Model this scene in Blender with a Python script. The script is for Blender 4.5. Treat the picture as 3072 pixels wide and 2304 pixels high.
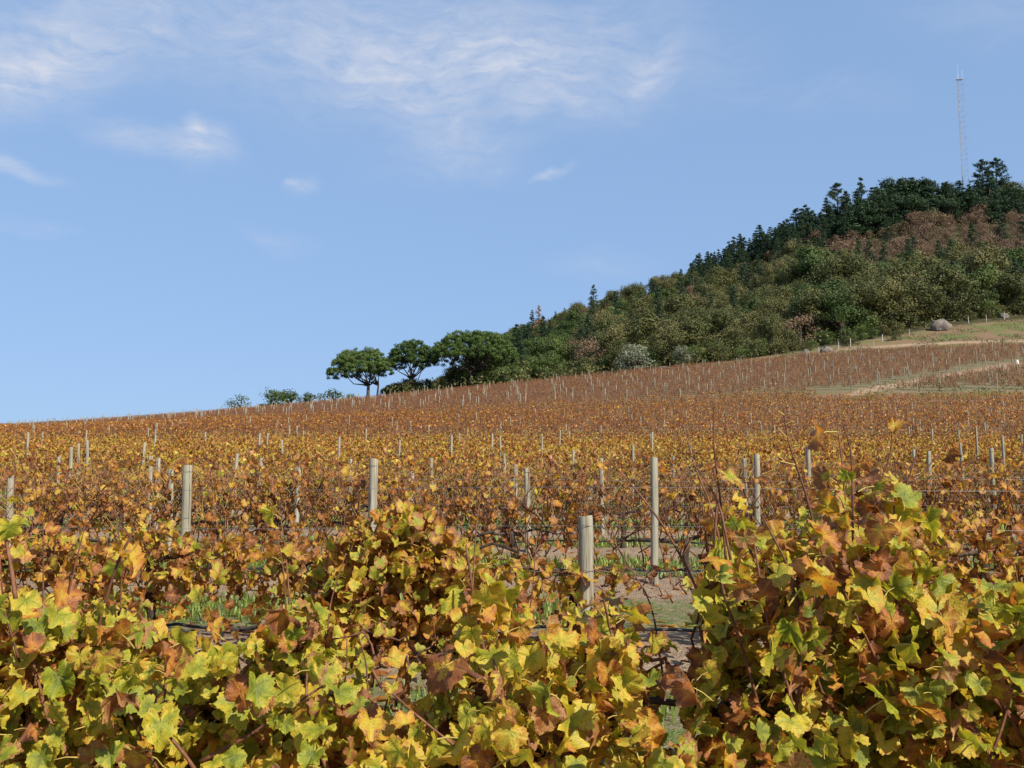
import bpy, bmesh, math, random
import numpy as np
from mathutils import Vector, Matrix, Euler, Quaternion

# ------------------------------------------------------------------ clear
for o in list(bpy.data.objects): bpy.data.objects.remove(o)
scene = bpy.context.scene
COL = scene.collection
R = math.radians
rng = np.random.default_rng(7)
random.seed(7)

# ------------------------------------------------------------------ camera
FPX = 900.0; CZ = 1.13; TANP = 99.0/900.0; PITCH = math.atan(TANP)
cam_d = bpy.data.cameras.new('camera'); cam = bpy.data.objects.new('camera', cam_d); COL.objects.link(cam)
cam_d.sensor_width = 36.0; cam_d.lens = 36.0*FPX/1024.0
cam_d.clip_start = 0.05; cam_d.clip_end = 12000
cam.location = (0, 0, CZ); cam.rotation_euler = (math.pi/2+PITCH, 0, 0)
scene.camera = cam
scene.render.engine = 'CYCLES'
scene.render.resolution_x = 1024; scene.render.resolution_y = 768
scene.cycles.max_bounces = 6; scene.cycles.diffuse_bounces = 3; scene.cycles.transmission_bounces = 3

def ray(px, py):
    """direction through a picture point, scaled so that y = 1"""
    u = (px-512.0)/FPX; v = (384.0-py)/FPX
    y = math.cos(PITCH)-math.sin(PITCH)*v; z = math.sin(PITCH)+math.cos(PITCH)*v
    return u/y, z/y
def at(px, py, Y):
    a, b = ray(px, py); return Vector((a*Y, Y, CZ+b*Y))
def pxpy(X, Y, Z):
    dy, dz = Y, Z-CZ
    dep = math.cos(PITCH)*dy+math.sin(PITCH)*dz; up = -math.sin(PITCH)*dy+math.cos(PITCH)*dz
    return 512+FPX*X/dep, 384-FPX*up/dep

# ------------------------------------------------------------------ sun, sky, exposure
SUN_AZ = R(138); SUN_EL = R(39)          # azimuth clockwise from the view direction
sd = Vector((math.sin(SUN_AZ)*math.cos(SUN_EL), math.cos(SUN_AZ)*math.cos(SUN_EL), math.sin(SUN_EL)))
sun_d = bpy.data.lights.new('sun', 'SUN'); sun_d.energy = 4.8; sun_d.angle = R(0.53); sun_d.color = (1.0, 0.93, 0.82)
sun = bpy.data.objects.new('sun', sun_d); COL.objects.link(sun)
sun.rotation_euler = sd.to_track_quat('Z', 'Y').to_euler(); sun.location = sd*50

vs = scene.view_settings
vs.view_transform = 'Standard'; vs.look = 'None'; vs.exposure = 0.6; vs.gamma = 1.0; vs.use_curve_mapping = False

class NT:
    """small helper to write node graphs"""
    def __init__(s, tree): s.t = tree; s.n = tree.nodes; s.l = tree.links
    def node(s, typ, **kw):
        n = s.n.new(typ)
        for k, v in kw.items(): setattr(n, k, v)
        return n
    def set(s, sock, v):
        if isinstance(v, bpy.types.NodeSocket): s.l.new(v, sock)
        elif v is not None:
            try: sock.default_value = v
            except Exception: sock.default_value = (v[0], v[1], v[2], 1.0)
    def math(s, op, a, b=None, c=None, clamp=False):
        n = s.node('ShaderNodeMath', operation=op, use_clamp=clamp)
        s.set(n.inputs[0], a)
        if b is not None: s.set(n.inputs[1], b)
        if c is not None: s.set(n.inputs[2], c)
        return n.outputs[0]
    def vec(s, op, a, b=None):
        n = s.node('ShaderNodeVectorMath', operation=op)
        s.set(n.inputs[0], a)
        if b is not None: s.set(n.inputs[1], b)
        return n.outputs['Value'] if op in ('LENGTH', 'DOT_PRODUCT') else n.outputs[0]
    def mix(s, f, a, b, mode='MIX'):
        n = s.node('ShaderNodeMix', data_type='RGBA', blend_type=mode)
        s.set(n.inputs[0], f); s.set(n.inputs[6], a); s.set(n.inputs[7], b)
        return n.outputs[2]
    def noise(s, vecin, scale, detail=3, rough=0.55, dist=0.0):
        n = s.node('ShaderNodeTexNoise')
        if vecin is not None: s.l.new(vecin, n.inputs['Vector'])
        n.inputs['Scale'].default_value = scale; n.inputs['Detail'].default_value = detail
        n.inputs['Roughness'].default_value = rough; n.inputs['Distortion'].default_value = dist
        return n.outputs['Fac']
    def ramp(s, f, stops):
        n = s.node('ShaderNodeValToRGB'); s.set(n.inputs[0], f); cr = n.color_ramp
        while len(cr.elements) > len(stops): cr.elements.remove(cr.elements[-1])
        while len(cr.elements) < len(stops): cr.elements.new(1.0)
        for e, (p, c) in zip(cr.elements, stops):
            e.position = p; e.color = (c[0], c[1], c[2], 1.0)
        return n.outputs[0]
    def maprange(s, v, a, b, c=0.0, d=1.0, smooth=False):
        n = s.node('ShaderNodeMapRange'); n.clamp = True
        if smooth: n.interpolation_type = 'SMOOTHSTEP'
        s.set(n.inputs[0], v)
        for i, q in enumerate((a, b, c, d)): s.set(n.inputs[i+1], q)
        return n.outputs[0]
    def mapping(s, v, loc=(0,0,0), rot=(0,0,0), sc=(1,1,1), typ='POINT'):
        n = s.node('ShaderNodeMapping', vector_type=typ); s.l.new(v, n.inputs[0])
        n.inputs[1].default_value = loc; n.inputs[2].default_value = rot; n.inputs[3].default_value = sc
        return n.outputs[0]
    def bump(s, h, strength=0.4, dist=0.02):
        n = s.node('ShaderNodeBump'); n.inputs['Strength'].default_value = strength
        n.inputs['Distance'].default_value = dist; s.l.new(h, n.inputs['Height'])
        return n.outputs[0]

world = bpy.data.worlds.new('World'); scene.world = world; world.use_nodes = True
W = NT(world.node_tree); W.n.clear()
sky = W.node('ShaderNodeTexSky', sky_type='NISHITA'); sky.sun_disc = False
sky.sun_elevation = SUN_EL; sky.sun_rotation = SUN_AZ
sky.altitude = 200; sky.air_density = 1.0; sky.dust_density = 0.35; sky.ozone_density = 2.2
tc = W.node('ShaderNodeTexCoord').outputs['Generated']
sx = W.node('ShaderNodeSeparateXYZ'); W.l.new(tc, sx.inputs[0])
az = W.math('ARCTAN2', sx.outputs[0], sx.outputs[1]); el = W.math('ARCSINE', sx.outputs[2])
cx = W.node('ShaderNodeCombineXYZ'); W.l.new(az, cx.inputs[0]); W.l.new(el, cx.inputs[1]); ang = cx.outputs[0]
# thin cirrus: fibrous noise gathered in a few veils and wisps
wob = W.node('ShaderNodeTexNoise'); W.l.new(ang, wob.inputs['Vector']); wob.inputs['Scale'].default_value = 9; wob.inputs['Detail'].default_value = 4
wv = W.vec('SUBTRACT', wob.outputs['Color'], (0.5, 0.5, 0.5))
ws = W.node('ShaderNodeVectorMath', operation='SCALE'); W.l.new(wv, ws.inputs[0]); ws.inputs['Scale'].default_value = 0.062
angw = W.vec('ADD', ang, ws.outputs[0])
fib1 = W.noise(W.mapping(angw, rot=(0,0,R(24)), sc=(13, 60, 1)), 1.0, 8, 0.66, 0.5)
fib2 = W.noise(W.mapping(angw, rot=(0,0,R(-14)), sc=(18, 46, 1)), 1.3, 8, 0.66, 0.4)
fib = W.math('ADD', W.math('MULTIPLY', fib1, 0.55), W.math('MULTIPLY', fib2, 0.45))
blobs = [ # px, py, half width, half height, tilt, weight
    (300, 40, 330, 85, -6, .60), (545, 48, 230, 85, -4, .66), (655, 66, 46, 24, 20, .55), (400, 88, 170, 46, -28, .42), (640, 84, 20, 8, 25, .32),
    (520, 80, 130, 30, -16, .45), (25, 68, 95, 46, 20, .95), (60, 30, 140, 60, 10, .45), (206, 150, 40, 28, 8, .85), (194, 136, 12, 20, 8, .7), (140, 138, 70, 18, -12, .62),
    (14, 162, 50, 10, -10, .8), (300, 176, 22, 13, 14, .5), (288, 172, 12, 5, 30, .5), (450, 154, 110, 32, 6, .26), (552, 170, 24, 6, 18, .85),
    (276, 236, 44, 13, -18, .28), (600, 262, 70, 20, 0, .24), (522, 116, 30, 14, 0, .36), (820, 92, 130, 22, -14, .16), (1000, 14, 120, 36, -16, .24), (20, 222, 60, 10, -4, .25)]
acc = None
for (bx_, by_, hw, hh, tl, wgt) in blobs:
    a0, b0 = ray(bx_, by_); az0 = math.atan(a0); el0 = math.atan(b0*math.cos(az0))
    m = W.mapping(angw, loc=(az0, el0, 0), rot=(0, 0, R(tl)), sc=(hw/FPX*.95, hh/FPX*.95, 1), typ='TEXTURE')
    v = W.maprange(W.vec('LENGTH', m), 0.0, 1.25, wgt, 0.0, smooth=True)
    acc = v if acc is None else W.math('ADD', acc, v)
elsewhere = W.maprange(W.noise(W.mapping(ang, loc=(3, 1, 0)), 2.2, 3), 0.5, 0.8, 0.0, 0.35)
behind = W.maprange(W.math('ABSOLUTE', az), 0.7, 1.1, 0.0, 1.0)
acc = W.math('ADD', acc, W.math('MULTIPLY', elsewhere, behind))
fibm = W.maprange(fib, 0.33, 0.68, 0.12, 1.25)
alpha = W.math('MULTIPLY', W.math('MULTIPLY', acc, fibm), 0.80, clamp=True)
cloudc = W.node('ShaderNodeRGB').outputs[0]; cloudc.default_value = (4.5, 4.85, 5.7, 1)
gam = W.node('ShaderNodeGamma'); W.l.new(sky.outputs[0], gam.inputs[0]); gam.inputs[1].default_value = 0.24
tint = W.mix(1.0, gam.outputs[0], (1.80, 2.56, 3.76, 1), 'MULTIPLY')
skyc = W.mix(alpha, tint, cloudc)
bg = W.node('ShaderNodeBackground'); W.l.new(skyc, bg.inputs[0]); bg.inputs[1].default_value = 0.0935
wo = W.node('ShaderNodeOutputWorld'); W.l.new(bg.outputs[0], wo.inputs[0])

# ------------------------------------------------------------------ mesh helpers
def np_mesh(name, verts, faces, mats=(), smooth=False, mat_idx=None, fcol=None):
    verts = np.asarray(verts, dtype=np.float32).reshape(-1, 3); faces = np.asarray(faces, dtype=np.int32)
    me = bpy.data.meshes.new(name); nf, k = faces.shape
    me.vertices.add(len(verts)); me.vertices.foreach_set('co', verts.ravel())
    me.loops.add(nf*k); me.loops.foreach_set('vertex_index', faces.ravel())
    me.polygons.add(nf); me.polygons.foreach_set('loop_start', np.arange(0, nf*k, k, dtype=np.int32))
    me.polygons.foreach_set('loop_total', np.full(nf, k, dtype=np.int32))
    if smooth: me.polygons.foreach_set('use_smooth', np.ones(nf, dtype=bool))
    for m in mats: me.materials.append(m)
    if mat_idx is not None: me.polygons.foreach_set('material_index', np.asarray(mat_idx, dtype=np.int32))
    if fcol is not None:
        a = me.attributes.new('Col', 'FLOAT_COLOR', 'FACE'); c = np.ones((nf, 4), dtype=np.float32); c[:, :3] = fcol
        a.data.foreach_set('color', c.ravel())
    me.update(calc_edges=True)
    return me
def link(name, data, parent=None, loc=None):
    o = bpy.data.objects.new(name, data); COL.objects.link(o)
    if parent is not None: o.parent = parent
    if loc is not None: o.location = loc
    return o
def tag(o, label=None, cat=None, group=None, kind=None):
    if label: o['label'] = label
    if cat: o['category'] = cat
    if group: o['group'] = group
    if kind: o['kind'] = kind
    return o
def empty(name, loc):
    o = bpy.data.objects.new(name, None); COL.objects.link(o); o.location = loc; o.empty_display_size = 0.1
    return o
def tube(pts, rad, sides=5, cap=True):
    """verts, quad faces of a tube along a polyline; rad scalar or list"""
    P = np.asarray(pts, dtype=float); n = len(P)
    rad = np.full(n, rad) if np.isscalar(rad) else np.asarray(rad)
    T = np.gradient(P, axis=0); T /= (np.linalg.norm(T, axis=1)[:, None]+1e-9)
    ref = np.array([0.31, 0.83, 0.17]); ref = np.array([1., 0, 0]) if abs(np.dot(T.mean(0), ref)) > .85 else ref
    U = np.cross(T, ref); U /= (np.linalg.norm(U, axis=1)[:, None]+1e-9); V = np.cross(T, U)
    a = np.arange(sides)/sides*2*math.pi
    ring = P[:, None, :]+rad[:, None, None]*(np.cos(a)[None, :, None]*U[:, None, :]+np.sin(a)[None, :, None]*V[:, None, :])
    verts = ring.reshape(-1, 3); f = []
    for i in range(n-1):
        for j in range(sides):
            k = (j+1) % sides
            f.append((i*sides+j, i*sides+k, (i+1)*sides+k, (i+1)*sides+j))
    if cap:
        c0 = len(verts); verts = np.vstack([verts, P[-1:], P[:1]])
        for j in range(sides):
            k = (j+1) % sides
            f.append(((n-1)*sides+j, (n-1)*sides+k, c0, c0)); f.append((k, j, c0+1, c0+1))
    return verts, f
class MB:
    """collects pieces that form one mesh"""
    def __init__(s): s.v = []; s.f = []; s.m = []; s.n = 0
    def add(s, verts, faces, mi=0):
        for fc in faces:
            fc = [q+s.n for q in fc]
            if len(fc) == 4 and fc[2] == fc[3]: fc = fc[:3]
            s.f.append(fc); s.m.append(mi)
        s.v.extend([tuple(p) for p in verts]); s.n += len(verts)
    def tube(s, pts, rad, sides=5, mi=0, cap=True):
        v, f = tube(pts, rad, sides, cap); s.add(v, f, mi)
    def box(s, c, d, mi=0):
        x, y, z = d[0]/2, d[1]/2, d[2]/2
        v = [(c[0]+i*x, c[1]+j*y, c[2]+k*z) for i in (-1, 1) for j in (-1, 1) for k in (-1, 1)]
        s.add(v, [(0,1,3,2), (4,6,7,5), (0,4,5,1), (2,3,7,6), (0,2,6,4), (1,5,7,3)], mi)
    def mesh(s, name, mats, smooth=False):
        me = bpy.data.meshes.new(name); me.from_pydata(s.v, [], s.f)
        for m in mats: me.materials.append(m)
        me.polygons.foreach_set('material_index', np.asarray(s.m, dtype=np.int32))
        if smooth: me.polygons.foreach_set('use_smooth', np.ones(len(s.f), dtype=bool))
        me.update(); return me
def ordinal(n):
    w = ['zeroth','first','second','third','fourth','fifth','sixth','seventh','eighth','ninth','tenth','eleventh','twelfth',
         'thirteenth','fourteenth','fifteenth','sixteenth','seventeenth','eighteenth','nineteenth','twentieth']
    if n < len(w): return w[n]
    tens = {2:'twenty', 3:'thirty', 4:'forty', 5:'fifty', 6:'sixty'}[n//10]
    return tens[:-1]+'ieth' if n % 10 == 0 else tens+'-'+w[n % 10]

# ------------------------------------------------------------------ terrain
TAB = [ # forward distance, {picture column: picture row of the ground there}
    (15, {0: 532.8, 1024: 532.8}), (22, {0: 495, 1024: 495}), (33, {0: 468, 1024: 468}),
    (44, {0: 455, 512: 453, 1024: 452}), (66, {0: 441, 256: 434, 512: 430, 768: 425, 1024: 421}),
    (84, {0: 439, 256: 428, 512: 418, 768: 405, 1024: 401}),
    (92, {0: 437, 256: 424, 512: 411, 700: 400, 853: 391, 1024: 389}),
    (143, {0: 431, 150: 421, 256: 412, 333: 405, 512: 387, 600: 378, 700: 369, 853: 356, 1024: 345}),
    (165, {0: 432, 256: 413, 333: 406, 512: 384, 600: 372, 700: 360, 853: 342, 1024: 328}),
    (220, {0: 440, 256: 420, 333: 410, 440: 390, 512: 366, 600: 350, 700: 334, 853: 303, 1024: 285}),
    (285, {0: 448, 256: 432, 333: 420, 440: 388, 512: 350, 600: 328, 700: 306, 853: 266, 1024: 243}),
    (350, {0: 455, 256: 445, 333: 432, 440: 396, 512: 348, 600: 312, 700: 284, 787: 250, 853: 230, 940: 212, 1024: 208})]
TT = np.linspace(-0.95, 0.95, 153); LY = np.linspace(math.log(15), math.log(4000), 260)
def _table():
    Ys = []; Zr = []
    for Y, d in TAB:
        px = np.array(sorted(d)); py = np.array([d[p] for p in px])
        t = (px-512)/FPX
        zz = CZ+Y*np.tan(PITCH+np.arctan((384-py)/FPX))
        Ys.append(Y); Zr.append(np.interp(TT, t, zz))
    last = Zr[-1]
    for Y, k in ((400, .97), (500, .8), (700, .5), (1200, .25), (4000, .05)): Ys.append(Y); Zr.append(last*k)
    Zr = np.array(Zr); Ys = np.array(Ys); G = np.zeros((len(LY), len(TT)))
    for j in range(len(TT)): G[:, j] = np.interp(np.exp(LY), Ys, Zr[:, j])
    for _ in range(3):
        P = np.pad(G, ((0, 0), (3, 3)), mode='edge'); G = sum(P[:, i:i+G.shape[1]] for i in range(7))/7
    for _ in range(2):
        P = np.pad(G, ((2, 2), (0, 0)), mode='reflect', reflect_type='odd'); G = sum(P[i:i+G.shape[0], :] for i in range(5))/5
    return G
GT = _table()
SP = 3.05; Y0R = 2.65; KR = 0.03            # row spacing, first row, row slant
def zbase(X, Y):
    X = np.asarray(X, dtype=float); Y = np.asarray(Y, dtype=float)
    near = 0.02*np.minimum(Y, 15)
    Yc = np.clip(Y, 15, 3990); t = np.clip(X/Yc, -.94, .94)
    fi = (np.log(Yc)-LY[0])/(LY[1]-LY[0]); fj = (t-TT[0])/(TT[1]-TT[0])
    i = np.clip(fi.astype(int), 0, len(LY)-2); j = np.clip(fj.astype(int), 0, len(TT)-2); a = fi-i; b = fj-j
    z = GT[i, j]*(1-a)*(1-b)+GT[i+1, j]*a*(1-b)+GT[i, j+1]*(1-a)*b+GT[i+1, j+1]*a*b
    w = np.clip((Y-13)/4.0, 0, 1); w = w*w*(3-2*w)
    return near*(1-w)+z*w
def _hash(ix, iy):
    h = np.sin(ix*127.1+iy*311.7)*43758.5453; return h-np.floor(h)
def vnoise(x, y):
    ix = np.floor(x); iy = np.floor(y); fx = x-ix; fy = y-iy; fx = fx*fx*(3-2*fx); fy = fy*fy*(3-2*fy)
    return (_hash(ix, iy)*(1-fx)*(1-fy)+_hash(ix+1, iy)*fx*(1-fy)+_hash(ix, iy+1)*(1-fx)*fy+_hash(ix+1, iy+1)*fx*fy)
def zg(X, Y):
    X = np.asarray(X, dtype=float); Y = np.asarray(Y, dtype=float)
    z = zbase(X, Y); w = Y+KR*X
    ph = (w-Y0R+SP/2) % SP - SP/2
    m = np.clip((40-Y)/20, 0, 1)*np.clip((Y+1)/2, 0, 1)
    z = z+m*(0.10*np.exp(-(ph/0.42)**2)-0.035+0.035*(vnoise(X*2.3, Y*2.3)-.5)+0.03*(vnoise(X*7, Y*7)-.5))
    z = z+np.clip((Y-150)/60, 0, 1)*2.0*(vnoise(X*.05+9, Y*.05)-.5)
    return z
def zgf(x, y): return float(zg(np.array([x]), np.array([y]))[0])

PXC = lambda X, Y: 512+FPX*X/Y
def ybot(px): return np.interp(px, [0, 700, 850, 1024, 1200], [89, 91, 93, 119, 150])
def ytop(px): return np.interp(px, [0, 853, 1024, 1300], [144, 144, 139, 136])
AEND = 84.0
def geo(a, b, n): return list(np.geomspace(a, b, n))
gx = list(np.arange(0, 8, .2))+list(np.arange(8, 60, .9))+list(np.arange(60, 220, 3))+geo(220, 3600, 16)
gx = np.array([-x for x in gx[:0:-1]]+gx)
gy = np.array(list(np.arange(-40, 1, 3))+list(np.arange(1, 19, .13))+list(np.arange(19, 60, .6))+list(np.arange(60, 180, 1.3))+list(np.arange(180, 450, 5))+geo(450, 3600, 16))
GX, GY = np.meshgrid(gx, gy); GZ = zg(GX, GY)
nx, ny = len(gx), len(gy)
idx = np.arange(nx*ny).reshape(ny, nx)
gf = np.stack([idx[:-1, :-1], idx[:-1, 1:], idx[1:, 1:], idx[1:, :-1]], -1).reshape(-1, 4)

def mat(name):
    m = bpy.data.materials.new(name); m.use_nodes = True; t = NT(m.node_tree); t.n.clear()
    out = t.node('ShaderNodeOutputMaterial'); return m, t, out
def principled(t, out, color, rough=0.8, normal=None, spec=0.3):
    p = t.node('ShaderNodeBsdfPrincipled'); t.set(p.inputs['Base Color'], color); t.set(p.inputs['Roughness'], rough)
    p.inputs['Specular IOR Level'].default_value = spec
    if normal is not None: t.l.new(normal, p.inputs['Normal'])
    t.l.new(p.outputs[0], out.inputs[0]); return p

m_ground, t, out = mat('ground_soil_and_grass')
pos = t.node('ShaderNodeNewGeometry').outputs['Position']
zone = t.node('ShaderNodeAttribute', attribute_name='zone'); zs = t.node('ShaderNodeSeparateColor'); t.l.new(zone.outputs['Color'], zs.inputs[0])
sp_ = t.node('ShaderNodeSeparateXYZ'); t.l.new(pos, sp_.inputs[0])
n1 = t.noise(pos, 1.3, 5, .6); n2 = t.noise(pos, 14, 4, .65); n3 = t.noise(pos, .09, 3, .5)
soil = t.ramp(n2, [(0.25, (.13, .09, .06)), (0.55, (.26, .185, .125)), (0.8, (.38, .285, .20))])
soil = t.mix(t.math('MULTIPLY', n1, .5), soil, (.31, .225, .145))
grassc = t.ramp(t.noise(pos, 6, 4, .7), [(0.3, (.06, .075, .022)), (0.55, (.105, .15, .035)), (0.8, (.20, .19, .075))])
def strip(coord, start, sp, lo, hi):
    ph = t.math('ABSOLUTE', t.math('SUBTRACT', t.math('WRAP', t.math('SUBTRACT', coord, start), sp/2, -sp/2), 0.0))
    return t.maprange(t.math('ADD', ph, t.math('MULTIPLY', t.math('SUBTRACT', n1, .5), 1.0)), lo, hi)
wA = t.math('ADD', sp_.outputs[1], t.math('MULTIPLY', sp_.outputs[0], KR))
wB = t.math('ADD', sp_.outputs[1], t.math('MULTIPLY', sp_.outputs[0], 0.30))
gA = strip(wA, Y0R, SP, .62, .95); gB = strip(wB, 0.0, 2.8, .5, .9)
gmask = t.math('ADD', t.math('MULTIPLY', gA, zs.outputs[0]), t.math('MULTIPLY', gB, zs.outputs[1]))
gmask = t.math('MULTIPLY', gmask, t.maprange(t.noise(pos, 9, 4, .7), .35, .62, .15, 1.0))
soil = t.mix(t.math('MULTIPLY', zs.outputs[1], .55), soil, (.12, .085, .055)); c = t.mix(gmask, soil, grassc)
scrub = t.ramp(t.noise(pos, .5, 5, .7), [(0.3, (.022, .026, .012)), (0.55, (.06, .055, .025)), (0.8, (.11, .085, .045))])
c = t.mix(zs.outputs[2], c, scrub)
wild = t.mix(t.maprange(t.noise(pos, .22, 4, .6), .42, .6), (.20, .125, .075), t.mix(t.noise(pos, 2.5, 3), (.06, .10, .025), (.17, .16, .06)))
c = t.mix(t.math('SUBTRACT', 1.0, t.math('ADD', zs.outputs[2], t.math('ADD', zs.outputs[0], zs.outputs[1]), None, True), None, True), c, wild)
trk = t.node('ShaderNodeAttribute', attribute_name='track').outputs['Fac']
c = t.mix(t.math('MULTIPLY', trk, t.maprange(n1, .3, .55, .45, 1.0)), c, t.mix(n2, (.26, .165, .10), (.42, .29, .19)))
principled(t, out, c, .95, t.bump(t.math('ADD', n2, t.noise(pos, 60, 3)), .7, .04), .1)

gme = np_mesh('ground', np.stack([GX, GY, GZ], -1), gf, (m_ground,), True)
PXG = PXC(GX, np.maximum(GY, 1))
ztA = ((GY < AEND+1) & (GY > -30)).astype(float)
inB = (GY >= ybot(PXG)-.5) & (GY <= ytop(PXG)+1)
inC = (PXG > 872) & (GY > 90) & (GY < ybot(PXG)-8)
track = (GY < ybot(PXG)-1.0) & (GY > ybot(PXG)-5) & (PXG > 850)
ztB = ((inB | inC) & ~track).astype(float)
fl = np.interp(PXG, [0, 500, 640, 760, 830, 880, 940, 1024, 1100], [146, 148, 149, 152, 156, 162, 168, 172, 172])
forest = np.clip((GY-fl)/4, 0, 1)
ztA = np.where(ztB > 0, 0, ztA)
za = gme.attributes.new('zone', 'FLOAT_COLOR', 'POINT')
zc = np.stack([ztA, ztB, forest, np.ones_like(forest)], -1).astype(np.float32)
za.data.foreach_set('color', zc.ravel())
tk = gme.attributes.new('track', 'FLOAT', 'POINT'); pth = ((GY > ytop(PXG)+8) & (GY < ytop(PXG)+11.5) & (PXG > 840) & (PXG < 1200)); tk.data.foreach_set('value', (track | (pth & (forest < .5))).astype(np.float32).ravel())
ground = link('ground', gme); ground['kind'] = 'structure'

# ------------------------------------------------------------------ materials for vines
def leaf_material(name, per_object, joined=False):
    m, t, out = mat(name)
    if per_object and not joined: colr = t.node('ShaderNodeObjectInfo').outputs['Color']
    else: colr = t.node('ShaderNodeAttribute', attribute_name='Col').outputs['Color']
    s = t.node('ShaderNodeSeparateColor'); t.l.new(colr, s.inputs[0]); hue, dry, seed = s.outputs
    uv = t.node('ShaderNodeUVMap', uv_map='UVMap').outputs[0] if per_object else None
    if per_object:
        off = t.node('ShaderNodeCombineXYZ'); t.l.new(t.math('MULTIPLY', seed, 37.0), off.inputs[0]); t.l.new(t.math('MULTIPLY', seed, 91.0), off.inputs[2])
        q = t.vec('ADD', uv, off.outputs[0])
        nb = t.noise(q, 2.6, 3, .6); nf = t.noise(q, 13, 2, .6)
        edge = t.node('ShaderNodeAttribute', attribute_name='edge').outputs['Fac']
        su = t.node('ShaderNodeSeparateXYZ'); t.l.new(uv, su.inputs[0])
        vein = None
        for k in (90, 90-52, 90+52, 90-112, 90+112):
            cs, sn = math.cos(R(k)), math.sin(R(k))
            d = t.math('ABSOLUTE', t.math('SUBTRACT', t.math('MULTIPLY', su.outputs[0], sn), t.math('MULTIPLY', su.outputs[1], cs)))
            al = t.math('ADD', t.math('MULTIPLY', su.outputs[0], cs), t.math('MULTIPLY', su.outputs[1], sn))
            d = t.math('ADD', d, t.math('MULTIPLY', t.math('LESS_THAN', al, 0.0), 5.0))
            vein = d if vein is None else t.math('MINIMUM', vein, d)
        near_v = t.maprange(vein, .0, .22, 1.0, 0.0)
        h = t.math('ADD', hue, t.math('MULTIPLY', t.math('SUBTRACT', nb, .5), .50))
        h = t.math('ADD', h, t.math('MULTIPLY', t.math('SUBTRACT', edge, .55), .22))
        h = t.math('SUBTRACT', h, t.math('MULTIPLY', near_v, .07), None, True)
    else: h = hue
    base = t.ramp(h, [(0.0, (.15, .20, .020)), (.18, (.34, .365, .028)), (.38, (.65, .51, .055)), (.57, (.62, .31, .036)),
                      (.72, (.48, .17, .036)), (.88, (.21, .070, .022)), (1.0, (.11, .042, .020))])
    nrm = None
    if per_object:
        tan = t.mix(seed, (.56, .30, .11), (.26, .095, .034)); tan = t.mix(t.maprange(nf, .42, .6, 0, .7), tan, (.34, .125, .034))
        nec = t.math('ADD', t.math('ADD', t.math('MULTIPLY', nb, 1.05), t.math('MULTIPLY', nf, .35)), t.math('MULTIPLY', t.math('MULTIPLY', edge, edge), .42))
        thr = t.math('SUBTRACT', 1.52, dry)
        nm = t.maprange(nec, thr, t.math('ADD', thr, .12))
        base = t.mix(nm, base, tan)
        base = t.mix(t.maprange(vein, .008, .03, .26, 0.0), base, (.50, .42, .13))
        spots = t.maprange(nf, .60, .68, 0.0, .8)
        base = t.mix(spots, base, (.085, .035, .015))
        nrm = t.bump(t.math('ADD', t.math('MULTIPLY', t.maprange(vein, 0, .1), .5), nf), .35, .01)
    p = t.node('ShaderNodeBsdfPrincipled'); t.l.new(base, p.inputs['Base Color']); p.inputs['Roughness'].default_value = .46
    p.inputs['Specular IOR Level'].default_value = .45
    if nrm is not None: t.l.new(nrm, p.inputs['Normal'])
    tr = t.node('ShaderNodeBsdfTranslucent'); t.l.new(t.mix(1.0, base, (1.0, .92, .6), 'MULTIPLY'), tr.inputs[0])
    mx = t.node('ShaderNodeMixShader'); mx.inputs[0].default_value = .48
    t.l.new(p.outputs[0], mx.inputs[1]); t.l.new(tr.outputs[0], mx.inputs[2]); t.l.new(mx.outputs[0], out.inputs[0])
    return m
m_leaf = leaf_material('vine_leaf', True); m_leafm = leaf_material('vine_foliage', False); m_leafj = leaf_material('vine_leaf_mass', True, True)

def simple(name, stops, scale=8, rough=.8, stretch=(1, 1, 1), bump=.3, spec=.25, coord='Object', bd=.01):
    m, t, out = mat(name); tcn = t.node('ShaderNodeTexCoord').outputs[coord]
    v = t.mapping(tcn, sc=stretch); n = t.noise(v, scale, 4, .6)
    rnd = t.node('ShaderNodeObjectInfo').outputs['Random']
    f = t.math('ADD', n, t.math('MULTIPLY', t.math('SUBTRACT', rnd, .5), .22))
    principled(t, out, t.ramp(f, stops), rough, t.bump(n, bump, bd), spec); return m
m_cane = simple('cane_bark', [(.25, (.065, .026, .016)), (.5, (.15, .060, .030)), (.75, (.25, .115, .055))], 30, .6, bump=.3)
m_trunk = simple('vine_trunk_bark', [(.25, (.018, .013, .010)), (.55, (.06, .042, .03)), (.8, (.12, .088, .06))], 24, .95, (1, 1, .25), .9, bd=.03)
m_canef = simple('old_cane_bark', [(.25, (.07, .030, .016)), (.5, (.14, .064, .034)), (.75, (.21, .105, .058))], 3, .8)
m_petiole = simple('petiole', [(.3, (.36, .25, .06)), (.7, (.45, .36, .09))], 10, .6)
m_wire = simple('galvanised_wire', [(.3, (.05, .05, .05)), (.7, (.11, .11, .10))], 20, .5, spec=.5)
m_pipe = simple('black_polythene', [(.3, (.012, .012, .013)), (.7, (.03, .03, .03))], 20, .45, spec=.5)
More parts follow.
